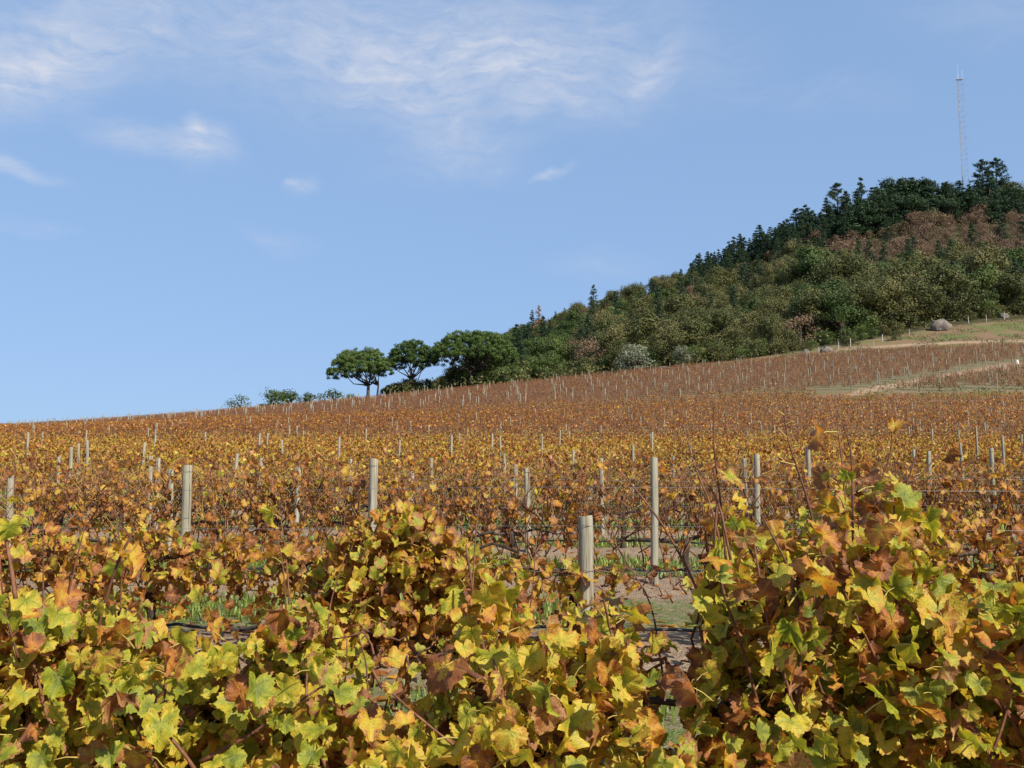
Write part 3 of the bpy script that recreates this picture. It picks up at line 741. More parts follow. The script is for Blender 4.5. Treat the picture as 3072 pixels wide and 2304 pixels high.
def copy_vine(pr, loc, label, group, flip):
    v = empty('grapevine', loc); tag(v, label, 'grapevine', group)
    v.rotation_euler.z = (math.pi if flip else 0)+rng.normal()*.04; s = rng.uniform(.92, 1.07); v.scale = (1, 1, s)
    for nm, me in zip(('trunk', 'canes', 'foliage'), pr):
        o = link(nm, me, v)
        if nm != 'trunk': o['kind'] = 'stuff'
LASTROW = 14
for n in range(5, LASTROW+1):
    Yn = rowY(n); half = Yn*.575+.8; xs = np.arange(-half, half, VS)+rng.uniform(0, VS); cnt = 0
    for X in xs:
        X += rng.normal()*.05; Yv = rowY(n, X)
        pool = PROTO_S if n < 7 else (PROTO_Y if n < 13 else PROTO_B)
        if n in (7, 12) and rng.random() < .4: pool = PROTO_S if n == 7 else PROTO_B
        look = 'brown-leaved' if n >= 13 else ('thin golden' if n < 7 else 'yellow-leaved')
        copy_vine(pool[rng.integers(len(pool))], (X, Yv, zgf(X, Yv)), f'{look} grapevine standing in the {ordinal(n+1)} vine row from the front',
                  f'grapevines of the {ordinal(n+1)} row', rng.random() < .5); NV[0] += 1

# ------------------------------------------------------------------ far rows: uncountable, one mass for each field
def far_rows(name, label, lines, nleaf, ncane, hm, hs, hgt, lsz, csz, seed):
    r = np.random.default_rng(seed); LC = []; CC = []
    for (X, Y) in lines:                                                # arrays of points about one vine apart
        L = np.repeat(np.arange(len(X)), nleaf); keep = r.random(len(L)) < (.35+.65*vnoise(X[L]*.13, Y[L]*.4)); L = L[keep]
        x = X[L]+r.uniform(-.7, .7, len(L)); y = Y[L]+r.normal(size=len(L))*.13; z = zg(x, y)+hgt*r.uniform(.38, 1.05, len(L))
        LC.append(np.stack([x, y, z], -1))
        K = np.repeat(np.arange(len(X)), ncane); x = X[K]+r.uniform(-.7, .7, len(K)); y = Y[K]+r.normal(size=len(K))*.08
        CC.append(np.stack([x, y, zg(x, y)], -1))
    LC = np.concatenate(LC); CC = np.concatenate(CC)
    v1, f1 = leafy(LC, r.uniform(*lsz, len(LC)), np.array([.3, -.7, .4]), .6, r=r)
    n = len(CC); h = hgt*r.uniform(.7, 1.08, n); wd = r.uniform(*csz, n)*.5
    top = CC+np.stack([r.normal(size=n)*.12, r.normal(size=n)*.1, h], -1); bot = CC+np.array([0, 0, .40])
    a_ = r.uniform(0, math.pi, n); W_ = np.stack([np.cos(a_), np.sin(a_)*.5, 0*a_], -1)*wd[:, None]
    v2 = np.stack([bot-W_, bot+W_, top+W_*.6, top-W_*.6], 1).reshape(-1, 3); f2 = np.arange(4*n).reshape(n, 4)+len(v1)
    hue = np.clip(r.normal(hm, hs, len(LC)), .3, 1); q = r.random(len(LC)) < .13; hue[q] = r.uniform(.44, .6, q.sum())
    fc = np.concatenate([np.stack([hue, hue*0+.5, r.random(len(hue))], -1), np.zeros((n, 3))])
    mi = np.concatenate([np.zeros(len(LC)), np.ones(n)])
    o = link(name, np_mesh(name, np.concatenate([v1, v2]), np.concatenate([f1, f2]), (m_leafm, m_canef), False, mi, fc))
    tag(o, label, 'vines', None, 'stuff'); return o
lines = []
for n in range(LASTROW+1, 29):
    Yn = rowY(n); X = np.arange(-Yn*.66, Yn*(.66 if n < 27 else .33), 1.3); X = X+rng.normal(size=len(X))*.1; lines.append((X, Yn-KR*X))
far_rows('distant_vine_rows', 'closely set rusty brown vine rows across the back of the lower vineyard', lines, 105, 40, .745, .09, 1.12, (.09, .16), (.022, .04), 41)
lines = []; lines_c = []
for w in np.arange(40, 200, 2.8):
    X = np.arange(-112, 112, 1.35); X = X+rng.normal(size=len(X))*.12; Y = w-.30*X; px = PXC(X, np.maximum(Y, 1)); ok = (np.abs(X/np.maximum(Y, 1)) < .68)
    b = ok & (Y > ybot(px)) & (Y < ytop(px)); cc_ = ok & (px > 872) & (Y > 91) & (Y < ybot(px)-8)
    if b.any(): lines.append((X[b], Y[b]))
    if cc_.any(): lines.append((X[cc_], Y[cc_]))
far_rows('upper_vine_rows', 'nearly leafless purplish brown vine rows of the upper field below the wooded hill', lines, 26, 50, .83, .08, 1.05, (.09, .17), (.025, .045), 42)

# ------------------------------------------------------------------ trellis posts
def post_mesh(seed, r0, h, sides=14):
    r = np.random.default_rng(seed); mb = MB(); n = 9
    zs = np.linspace(-.15, h-.008, n); a = np.arange(sides)/sides*2*math.pi
    wob = 1+.035*np.sin(2*a+r.uniform(0, 6))+.02*np.sin(3*a+r.uniform(0, 6))
    bx_ = np.cumsum(r.normal(size=n))*.0025; by_ = np.cumsum(r.normal(size=n))*.0025
    V = [(bx_[i]+math.cos(t_)*r0*k*(1.05-.06*i/n), by_[i]+math.sin(t_)*r0*k*(1.05-.06*i/n), zs[i]) for i in range(n) for t_, k in zip(a, wob)]
    tl = r.normal()*.10
    V += [(bx_[-1]+math.cos(t_)*r0*k*.93, by_[-1]+math.sin(t_)*r0*k*.93, h+tl*math.cos(t_)*r0) for t_, k in zip(a, wob)]
    F = [(i*sides+j, i*sides+(j+1) % sides, (i+1)*sides+(j+1) % sides, (i+1)*sides+j) for i in range(n) for j in range(sides)]
    mb.add(V, F, 0)
    c0 = n*sides; mb.add([V[c0+j] for j in range(sides)], [tuple(range(sides))], 1)
    return mb.mesh('trellis_post', (m_post, m_posttop), True)
POSTN = [0]
def wire_tie(par, r0, z):
    a = np.linspace(0, 2*math.pi, 13); P = [(math.cos(q)*(r0*1.06+.002), math.sin(q)*(r0*1.06+.002), z+.006*math.sin(q)) for q in a]
    mb = MB(); mb.tube(P, .002, 4, 0, False); mb.tube([(r0, -r0*.4, z), (r0+.03, -r0*.6, z-.02)], .002, 4); link('wire_tie', mb.mesh('wire_tie', (m_wire,)), par)
NEAR_POSTS = [ # row index, px, top py (1024 wide picture), radius
    (1, 586, 516, .047, 'short thick grey post standing alone right of centre, nearest of all posts'),
    (2, 187.5, 465, .044, 'thick greenish grey post left of centre, largest of the left side'),
    (2, 652, 457.5, .034, 'tall slim pale post with a dark knot beside the diagonal bare cane'),
    (2, 374, 459, .040, 'pale post with a dark wire groove rising behind the bushy golden vine'),
    (3, 528, 468, .038, 'grey post with bright right side at the centre behind the bushy vine'),
    (3, 297, 467, .036, 'weathered post between the thick greenish post and the bushy golden vine'),
    (3, 172, 469, .036, 'split cracked post just left of the thick greenish post'),
    (3, 12, 472, .042, 'leaning grey post at the left edge of the picture'),
    (3, 755, 454.5, .036, 'grey post at right, just left of the tall shoot tip, nearer of a pair'),
    (4, 515, 464, .038, 'pale post just left of the centre post with bright right side'),
    (4, 602, 458, .036, 'greenish post behind the short thick post'),
    (4, 152, 456, .036, 'weathered post, left one of a close pair left of the thick greenish post'),
    (4, 158.5, 458.5, .040, 'weathered post, right one of a close pair left of the thick greenish post'),
    (4, 412, 471, .030, 'thin split post above the bushy golden vine'),
    (4, 745, 458.5, .036, 'grey post half hidden by orange leaves left of the tall shoot'),
    (4, 991, 448, .034, 'greenish post near the right edge, taller of those there'),
    (4, 927, 451, .032, 'grey post beside the highest orange leaf at right'),
    (4, 806, 447, .034, 'grey post behind the bare shoot tip at right'),
    (5, 504, 453.5, .032, 'slim post left above the pair of pale posts at the centre'),
    (5, 351, 459, .034, 'slim post behind and left of the pale wire-grooved post'),
    (5, 235, 453.5, .034, 'slim post right of the thick greenish post beside a yellow leaf'),
    (5, 260, 458, .036, 'short slim post beside a slanting yellow cane'),
    (5, 59, 457, .036, 'weathered post in the left part, left one of three'),
    (5, 73, 447, .034, 'weathered post in the left part, middle one of three'),
    (5, 433, 458, .030, 'slim dark post between the bushy vine and the centre posts'),
    (5, 962, 443, .030, 'slim post between the two tall posts near the right edge'),
    (6, 80, 443.5, .032, 'thin post in the left part, right one of three'), (6, 90, 440, .032, 'thin pale post in the left part behind the three weathered ones'),
    (6, 144, 442.5, .032, 'thin post above the close pair at left'), (6, 673, 456, .030, 'thin post right of the tall slim pale post'),
    (6, 573, 450, .030, 'thin post above the short thick post'), (6, 632, 445, .030, 'thin post left above the tall slim pale post'),
    (6, 1002, 436, .030, 'thin post at the right edge above the greenish one'), (6, 913, 449, .030, 'thin post left of the highest orange leaf'),
    (7, 451, 435, .032, 'thin pale post on the yellow band above the bushy vine'), (7, 500, 436, .030, 'thin post on the yellow band left of the centre'),
    (7, 283, 440, .032, 'thin post on the yellow band above the weathered post'), (7, 541, 435, .030, 'thin post on the yellow band right of the centre'),
    (7, 652, 432, .028, 'thin post on the yellow band above the tall slim pale post'), (7, 690, 445, .028, 'thin post on the yellow band right of the slim pale post'),
    (7, 399, 440, .028, 'thin post on the yellow band above the thin split post'), (7, 340, 437, .028, 'thin post on the yellow band left of the wire-grooved post'),
    (7, 976, 427, .028, 'thin post on the yellow band left of the right edge')]
for (n, px, py, r0, lab) in NEAR_POSTS:
    Yn = rowY(n, ray(px, py)[0]*rowY(n))-(.24 if 2 <= n <= 6 else .05); T = at(px, py, Yn); z = zgf(T.x, Yn); h = max(.7, T.z-z)
    o = link('trellis_post', post_mesh(500+POSTN[0], r0, h, 18 if n < 4 else 10), None, (T.x, Yn, z)); POSTN[0] += 1
    o.rotation_euler = (rng.normal()*.02, rng.normal()*.028, rng.uniform(0, 6))
    tag(o, lab, 'post', 'wooden posts of the lower vineyard')
    if n < 5:
        for zz in (h-.06, h*.55): wire_tie(o, r0, zz)
PM = [post_mesh(700+i, .032, 1.0, 8) for i in range(6)]
PM2 = [post_mesh(720+i, .048, 1.0, 6) for i in range(6)]
def post_copy(pool, X, Y, h, lab, grp):
    o = link('trellis_post', pool[rng.integers(len(pool))], None, (X, Y, zgf(X, Y))); o.scale = (1, 1, h)
    o.rotation_euler = (rng.normal()*.02, rng.normal()*.03, rng.uniform(0, 6)); tag(o, lab, 'post', grp); POSTN[0] += 1
for n in range(8, 24):
    Yn = rowY(n); step = 7.2; xs = np.arange(-Yn*.58, Yn*.58, step)+rng.uniform(0, step)
    for X in xs:
        if rng.random() < .25: continue
        X += rng.normal()*.4; post_copy(PM, X, rowY(n, X), rng.uniform(1.22, 1.42), f'thin grey post top showing above the {ordinal(n+1)} row of the lower vineyard', f'posts of vine row {n+1} of the lower vineyard')
cand = []
for iw, w in enumerate(np.arange(40.0, 200, 2.8)):
    X = np.arange(-110, 112, 5.0)+.9*(iw % 3)
    for x in X:
        Y = w-.30*x
        if Y < 40: continue
        px = PXC(x, Y)
        if abs(x/Y) > .62: continue
        if ybot(px) < Y < ytop(px): cand.append((x+rng.normal()*.5, Y, 'b'))
        elif px > 872 and 91 < Y < ybot(px)-8: cand.append((x+rng.normal()*.12, Y, 'c'))
# the row ends along the dirt track each carry a post
for w in np.arange(60.0, 200, 2.8):
    for x in np.arange(30, 72, .12):
        Y = w-.30*x; px = PXC(x, Y)
        if px > 848 and abs(Y-ybot(px)-.6) < .09: cand.append((x, Y, 'e')); break
cand.sort(key=lambda q: (q[2] == 'b', q[1])); left = 296-POSTN[0]
for i, (x, Y, k) in enumerate(cand[:left]):
    lab = {'b': 'pale slim post among the leafless vines of the upper field', 'c': 'brown slim post in the small vine plot below the dirt track', 'e': 'pale row-end post standing along the dirt track at right'}[k]
    post_copy(PM2, x, Y, rng.uniform(1.35, 1.65), lab, {'b': 'posts of the upper field', 'c': 'posts below the dirt track', 'e': 'row-end posts along the dirt track'}[k])
mb = MB()
for (x, Y, k) in cand[left:]:
    z = zgf(x, Y); hh = rng.uniform(1.3, 1.6); mb.tube([(x, Y, z-.1), (x+rng.normal()*.03, Y, z+hh)], .048, 5)
tag(link('distant_trellis_posts', mb.mesh('distant_trellis_posts', (m_post,))), 'many thin pale posts on the farther half of the upper field', 'posts', None, 'stuff')

# ------------------------------------------------------------------ wires and drip pipes along the near rows
for n in range(1, 6):
    Yn = rowY(n); half = Yn*.6+1
    e = empty('trellis_wires', (0, Yn, zgf(0, Yn))); tag(e, f'thin dark wires strung along the {ordinal(n+1)} vine row', 'wires', 'trellis wires')
    for hz in (.46, .74, .98):
        X = np.linspace(-half, half, 40); P = np.stack([X, -KR*X-.03, zbase(X, Yn-KR*X)-e.location.z+hz+.012*np.sin(X*1.3+n)], -1)
        mb = MB(); mb.tube(P, .0012, 3, 0, False); link('wire', mb.mesh('wire', (m_wire,)), e)
    X = np.linspace(-half, half, 90); Yp = Yn-KR*X+.10; P = np.stack([X, Yp, zg(X, Yp)+.035+.05*(vnoise(X*1.1+n*7, X*0+3))], -1)
    mb = MB(); mb.tube(P, .011, 6, 0, False); o = link('drip_pipe', mb.mesh('drip_pipe', (m_pipe,), True))
    tag(o, f'black irrigation pipe lying along the foot of the {ordinal(n+1)} vine row', 'pipe', 'irrigation pipes')

# ------------------------------------------------------------------ grass between the rows, fallen leaves
m_grass, t, out = mat('grass_blades')
gc_ = t.node('ShaderNodeAttribute', attribute_name='Col').outputs['Color']
p = t.node('ShaderNodeBsdfPrincipled'); t.l.new(gc_, p.inputs['Base Color']); p.inputs['Roughness'].default_value = .5
tr = t.node('ShaderNodeBsdfTranslucent'); t.l.new(gc_, tr.inputs[0]); mx = t.node('ShaderNodeMixShader'); mx.inputs[0].default_value = .35
t.l.new(p.outputs[0], mx.inputs[1]); t.l.new(tr.outputs[0], mx.inputs[2]); t.l.new(mx.outputs[0], out.inputs[0])
def grass():
    C = []
    for n in range(-1, 11):
        Yn = rowY(n); half = max(2.5, Yn*.62+1.5); N = int(half*2*(800 if n < 3 else 420 if n < 6 else 220))
        X = rng.uniform(-half, half, N); off = 1.5+rng.normal(size=N)*.42; Y = Yn-KR*X+off
        ok = (vnoise(X*.9+5, Y*1.4) > .36) & (Y > .4) & (np.abs(off-1.5) < .85); C.append(np.stack([X[ok], Y[ok]], -1))
    C = np.concatenate(C); n = len(C); z = zg(C[:, 0], C[:, 1]); B = np.column_stack([C, z-.005])
    h = rng.uniform(.045, .15, n)*(.6+.8*vnoise(C[:, 0]*1.7, C[:, 1]*1.7)); a = rng.uniform(0, 2*math.pi, n)
    w = rng.uniform(.003, .006, n)*np.clip(C[:, 1]/6, 1, 3); D = np.stack([np.cos(a), np.sin(a), 0*a], -1); S = np.stack([-np.sin(a), np.cos(a), 0*a], -1)*w[:, None]
    M = B+D*(h*.18)[:, None]+np.array([0, 0, 1])*(h*.6)[:, None]; T = B+D*(h*.55)[:, None]+np.array([0, 0, 1])*h[:, None]
    V = np.stack([B-S, B+S, M+S*.8, M-S*.8, T], 1).reshape(-1, 3); k = 5*np.arange(n)[:, None]
    f = np.concatenate([np.array([[0, 1, 2]])+k, np.array([[0, 2, 3]])+k, np.array([[3, 2, 4]])+k])
    g = rng.random(n)[:, None]; col = np.array([.10, .155, .016])*(1-g)+np.array([.26, .32, .05])*g
    o = link('grass', np_mesh('grass', V, f, (m_grass,), False, None, np.concatenate([col]*3)))
    tag(o, 'short bright green grass growing between the vine rows', 'grass', None, 'stuff')
grass()
def litter():
    N = 5200; Y = rng.uniform(1.5, 22, N)**1.0; X = rng.uniform(-1, 1, N)*(Y*.6+1)
    C = np.stack([X, Y, zg(X, Y)+.012], -1); r = rng
    v, f = bent_leaves(C, rng.uniform(.05, .11, N)); v = v.reshape(N, 8, 3); c = v[:, :1]; v = (c+(v-c)*np.array([1, 1, .25])).reshape(-1, 3)
    hue = rng.uniform(.55, 1, N); fc = np.repeat(np.stack([hue, hue*0, hue*0], -1), 6, axis=0)
    o = link('fallen_leaves', np_mesh('fallen_leaves', v, f, (m_leafm,), False, None, fc)); tag(o, 'brown fallen vine leaves scattered over the soil', 'leaves', None, 'stuff')
litter()

# ------------------------------------------------------------------ trees
def foliage_material(name, stops, trans=.2):
    m, t, out = mat(name); cc = t.node('ShaderNodeAttribute', attribute_name='Col'); s = t.node('ShaderNodeSeparateColor'); t.l.new(cc.outputs['Color'], s.inputs[0])
    rnd = t.node('ShaderNodeObjectInfo').outputs['Random']
    f = t.math('ADD', t.math('MULTIPLY', s.outputs[0], .55), t.math('MULTIPLY', rnd, .45)); base = t.ramp(f, stops)
    p = t.node('ShaderNodeBsdfPrincipled'); t.l.new(base, p.inputs['Base Color']); p.inputs['Roughness'].default_value = .6; p.inputs['Specular IOR Level'].default_value = .2
    tr = t.node('ShaderNodeBsdfTranslucent'); t.l.new(base, tr.inputs[0]); mx = t.node('ShaderNodeMixShader'); mx.inputs[0].default_value = trans
    t.l.new(p.outputs[0], mx.inputs[1]); t.l.new(tr.outputs[0], mx.inputs[2]); t.l.new(mx.outputs[0], out.inputs[0]); return m
m_pine = foliage_material('umbrella_pine_needles', [(0, (.035, .065, .016)), (.5, (.08, .125, .03)), (1, (.13, .18, .045))])
m_con = foliage_material('conifer_needles', [(0, (.018, .040, .020)), (.5, (.036, .066, .028)), (1, (.065, .10, .038))])
m_olive = foliage_material('olive_leaves', [(0, (.055, .066, .020)), (.35, (.092, .099, .030)), (.7, (.135, .125, .043)), (1, (.175, .142, .058))])
m_green = foliage_material('green_leaves', [(0, (.035, .058, .016)), (.5, (.075, .11, .026)), (1, (.13, .155, .042))])
m_brown = foliage_material('brown_twigs_and_leaves', [(0, (.13, .075, .050)), (.5, (.20, .125, .075)), (1, (.23, .165, .085))])
m_rust = foliage_material('rusty_needles', [(0, (.20, .085, .03)), (.5, (.30, .15, .05)), (1, (.36, .23, .07))])
m_silver = foliage_material('silver_leaves', [(0, (.13, .145, .095)), (.5, (.24, .25, .165)), (1, (.33, .34, .24))])
m_bark = simple('tree_bark', [(.3, (.03, .022, .017)), (.6, (.075, .055, .042)), (.85, (.13, .10, .075))], 6, .95, (1, 1, .3), .6, bd=.05)
SD = np.array([sd.x, sd.y, sd.z])
def clump_leaves(clumps, per, size, r, shell=.55, asp=.8, squash=1.0):
    """clumps: (center, radius). Leaf sprays spread through each ball, facing outwards"""
    Cs = []; Ns = []; Sz = []; cl = []
    for c, rad in clumps:
        k = max(4, int(per*rad**1.5)); d = rand_unit(k, r); q = (shell+(1-shell)*r.random(k))[:, None]*rad
        Cs.append(np.asarray(c)+d*q*np.array([1, 1, squash])); Ns.append(d); Sz.append(r.uniform(.7, 1.3, k)*size); cl.append(np.full(k, r.random()))
    C = np.concatenate(Cs); N = np.concatenate(Ns); S = np.concatenate(Sz); cl = np.concatenate(cl)
    N = N+.55*rand_unit(len(N), r); N /= np.linalg.norm(N, axis=1)[:, None]
    A = rand_unit(len(N), r); U = np.cross(N, A); U /= np.linalg.norm(U, axis=1)[:, None]; V = np.cross(N, U)
    v, f = quads(C, U*(S*.5)[:, None], V*(S*.5*asp)[:, None])
    return v, f, np.clip(.66*cl+.34*r.random(len(C)), 0, 1)
def crown_mesh(clumps, per, size, m, r, **kw):
    v, f, c = clump_leaves(clumps, per, size, r, **kw); return np_mesh('crown', v, f, (m,), False, None, np.stack([c, c, c], -1))
def broad_proto(seed, H, Rd, m, n=26, per=185, size=.235, low=.28, spread=1.0):
    r = np.random.default_rng(seed); cl = []
    for i in range(n):
        a = r.uniform(0, 2*math.pi); q = math.sqrt(r.random())*Rd*.82*spread; hz = H*(low+(1-low)*(r.random()**.7))
        lim = 1-(max(0, (hz/H-.5))/.55)**2; q *= max(.25, lim)
        cl.append(((math.cos(a)*q, math.sin(a)*q, hz-.12*H), Rd*r.uniform(.13, .40)))
    crown = crown_mesh(cl, per, size, m, r, shell=.45)
    mb = MB(); mb.tube([(0, 0, -.5), (r.normal()*.1, r.normal()*.1, H*.3), (r.normal()*.2, r.normal()*.2, H*.6)], [.20, .15, .09], 6)
    for i in range(5):
        c = cl[r.integers(n)][0]; mb.tube([(0, 0, H*r.uniform(.12, .3)), np.array(c)*.55+np.array([0, 0, H*.1]), c], [.10, .07, .03], 4)
    return mb.mesh('trunk', (m_bark,)), crown
def conifer_proto(seed, H, Rd, m, dense=1.0, flat=False):
    r = np.random.default_rng(seed); cl = []; mb = MB(); mb.tube([(0, 0, -.6), (0, 0, H*.5), (r.normal()*.1, 0, H*.97)], [.24, .15, .03], 6)
    nl = int(H/.75); z0 = .14*H
    for i in range(nl):
        u = i/(nl-1); z = z0+(H-z0)*u; rr = Rd*(1-u)**(.55 if flat else .8)*r.uniform(.75, 1.15)+.18
        nb = max(3, int((5+3*dense)*(1-u*.5)))
        for b in range(nb):
            a = r.uniform(0, 2*math.pi); L = rr*r.uniform(.7, 1.12); up = (.25 if u > .6 else -.05)+(.15 if flat else 0)
            z = z0+(H-z0)*u+r.normal()*.32*(1-u*.6); up += r.normal()*.12; tip = np.array([math.cos(a)*L, math.sin(a)*L, z+up*L])
            mb.tube([(0, 0, z-.1), tip], [.04, .012], 3, 0, False)
            for q in (.45, .75, 1.0):
                cl.append((np.array([0, 0, z])*(1-q)+tip*q+np.array([0, 0, .05]), .42+.36*(1-u)*q))
    cl.append(((0, 0, H), .25))
    crown = crown_mesh(cl, 40*dense, .30, m, r, shell=.2, asp=.55, squash=.75)
    return mb.mesh('trunk', (m_bark,)), crown
def plant(pr, name, X, Y, sc, label, group, cat='tree', rot=None, dz=-.1):
    o = empty(name, (X, Y, zgf(X, Y)+dz)); tag(o, label, cat, group); o.rotation_euler.z = rng.uniform(0, 6.28) if rot is None else rot
    o.scale = (sc[0], sc[0], sc[1]) if isinstance(sc, tuple) else (sc, sc, sc)
    link('trunk', pr[0], o); link('crown', pr[1], o); return o
def umbrella(px, Y, top_py, crown_px, base_frac, lab, seed, trunks, skew=0.0, n=130, clr=.85):
    """stone pine: bare limbs fanning out under a wide domed crown"""
    r = np.random.default_rng(seed); X = ray(px, 390)[0]*Y; z = zgf(X, Y); H = at(px, top_py, Y).z-z
    xl = (crown_px[0]-px)/FPX*Y; xr = (crown_px[1]-px)/FPX*Y; cx0 = (xl+xr)/2; a = (xr-xl)/2; zb = H*base_frac
    e = empty('umbrella_pine', (X, Y, z-.1)); tag(e, lab, 'tree', 'umbrella pines at the field edge')
    cl = []
    for i in range(n):
        d = r.uniform(0, 2*math.pi); q = math.sqrt(r.random()); dome = math.sqrt(max(0, 1-.97*q**2.8))
        rad = r.uniform(.5, .85)*clr; u = r.random()**.5
        zc_ = zb+rad*.6+skew*q*math.cos(d)+(H-zb-rad*.9-.5)*dome*u
        if q > .62: zc_ -= .4*r.random()
        cl.append((np.array([cx0+math.cos(d)*q*(a-rad*.8), math.sin(d)*q*(a-rad*.8)*.85, zc_]), rad))
    link('crown', crown_mesh(cl, 190, .25, m_pine, r, shell=.4, asp=.6, squash=.7), e)
    for k, (dx, lean, rr) in enumerate(trunks):
        mb = MB(); fork = np.array([dx+lean*.5, r.normal()*.1, H*.30]); mb.tube([(dx, 0, -.4), (dx+lean*.2, 0, H*.15), fork], [rr*1.25, rr, rr*.9], 8)
        link('trunk', mb.mesh('trunk', (m_bark,), True), e)
        for i in range(12):
            c, rad = cl[r.integers(n)]
            if abs(c[0]-dx) > a*1.3: continue
            mid = fork*.45+c*.55+np.array([0, 0, -.12*H*r.random()-.2]); mb = MB()
            mb.tube([fork-np.array([0, 0, .15]), (fork+mid)/2+r.normal(size=3)*.12, mid, c], [rr*.6, rr*.42, rr*.28, .05], 5); link('limb', mb.mesh('limb', (m_bark,), True), e)
    return e
umbrella(368, 160, 344.5, (325, 395), .42, 'leftmost umbrella pine, low and leaning left with open spreading limbs', 801, [(0, .1, .30), (1.6, .5, .18)], .35, 420)
umbrella(411, 163, 336.5, (383, 440), .46, 'middle umbrella pine, the narrow one with a single trunk', 802, [(0, .05, .28)], 0, 330)
umbrella(473, 160, 327, (427, 521), .41, 'largest umbrella pine, rightmost of the three, with a forked trunk', 803, [(-.2, -.2, .34), (.55, .5, .26), (.95, .7, .22)], 0, 700)

OLV = [broad_proto(820+i, 6.5, 4.0, m_olive, 24+2*i) for i in range(6)]
GRN = [broad_proto(840+i, 6.0, 3.7, m_green, 24) for i in range(4)]
BRN = [broad_proto(850+i, 5.2, 3.6, m_brown, 24, 70, .22) for i in range(4)]
BSH = [broad_proto(860+i, 3.0, 2.6, m_olive if i % 2 else m_green, 18, 110, .22, .12) for i in range(4)]
CON = [conifer_proto(870+i, 12.0, 2.3+.25*(i % 3), m_con, 1.0) for i in range(6)]
BPN = [broad_proto(895+i, 11.0, 3.8, m_con, 34, 85, .34, .22) for i in range(4)]
OPN = [conifer_proto(880+i, 12.0, 3.4, m_con, 1.5, True) for i in range(3)]
def skyl(px): return np.interp(px, [480, 505, 542, 595, 648, 694, 741, 787, 833, 880, 926, 954, 986, 1024, 1100], [350, 334, 318, 297, 281, 264, 243, 221, 204, 190, 182, 192, 182, 188, 186])
pts = []; tries = 0; cell = {}
MIN = 6.0
while tries < 26000 and len(pts) < 860:
    tries += 1
    Y = rng.uniform(150, 362); tq = rng.uniform(-.045, .64); X = tq*Y; px = PXC(X, Y)
    fe = np.interp(px, [480, 500, 640, 760, 830, 880, 940, 1024, 1100], [163, 158, 156, 160, 165, 170, 176, 182, 182])
    if Y < fe: continue
    if px < 490 and Y > 205: continue
    z = zgf(X, Y); qx, qy = pxpy(X, Y, z)
    if qy < skyl(px)+9: continue
    k = (int(X//MIN), int(Y//MIN)); bad = False
    for i in (-1, 0, 1):
        for j in (-1, 0, 1):
            for (a, b) in cell.get((k[0]+i, k[1]+j), ()):
                if (a-X)**2+(b-Y)**2 < MIN*MIN*.8: bad = True
    if bad: continue
    cell.setdefault(k, []).append((X, Y)); pts.append((X, Y, z, qx, qy))
cnt = {}
def side(px, py):
    h = ('below the mast' if px > 930 else 'left of the summit' if px > 860 else 'above the pale boulder' if px > 780 else 'above the small silver shrub' if px > 690 else 'above the large silver shrub' if px > 600 else 'right of the umbrella pines')
    a = (py-skyl(px))/max(20.0, np.interp(px, [500, 640, 760, 1024], [380, 365, 352, 325])-skyl(px))
    return ('near the ridge ' if a < .36 else 'halfway up ' if a < .68 else 'low on the slope ')+h
for (X, Y, z, qx, qy) in pts:
    room = (qy-skyl(qx))*Y/FPX                          # height that still stays under the skyline
    u = rng.random(); ridge = qy < skyl(qx)+34
    patch = vnoise(np.array([X*.045]), np.array([Y*.045]))[0]
    if ridge and qx > 690: kind = 'con' if u < .85 else 'olv'
    elif qx > 825 and 222 < qy < 280: kind = 'brn' if u < .9 else ('olv' if u < .96 else 'con')
    elif qx > 690 and qy < skyl(qx)+62: kind = 'con' if u < .22 else ('brn' if u < .58 else 'olv')
    elif qx > 780 and qy > 275: kind = 'olv' if u < .62 else ('grn' if u < .86 else ('con' if u < .96 else 'brn'))
    else: kind = ('olv' if patch > .45 else 'grn') if u < .78 else ('brn' if u < .87 else ('con' if u < .96 else 'olv'))
    cnt[kind] = cnt.get(kind, 0)+1
    if cnt[kind] > 298: kind = 'olv' if kind != 'olv' and cnt['olv'] < 298 else 'grn'
    s = rng.uniform(.6, 1.3)*(1.3 if rng.random() < .18 else 1.0)
    if kind == 'con':
        h = min(rng.uniform(9, 14.5), max(room*rng.uniform(.85, 1.12), 4.5)); plant(CON[rng.integers(6)], 'conifer', X, Y, (min(1.1, h/12*1.15+.1), h/12), f'dark green conifer {side(qx, qy)}', f'conifers {side(qx, qy)}')
    else:
        pool, nm, lab, H = {'olv': (OLV, 'brown_leafed_tree', 'olive brown leafy tree', 6.5), 'grn': (GRN, 'green_leafed_tree', 'green leafy tree', 6.0), 'brn': (BRN, 'bare_tree', 'bare reddish brown tree', 5.2)}[kind]
        if qx > 780 and qy > 270: s *= 1.4
        s = min(s, max(room*1.12/H, .5)); plant(pool[rng.integers(len(pool))], nm, X, Y, (s*rng.uniform(.95, 1.2), s), f'{lab} {side(qx, qy)}', f'{lab}s {side(qx, qy)}')
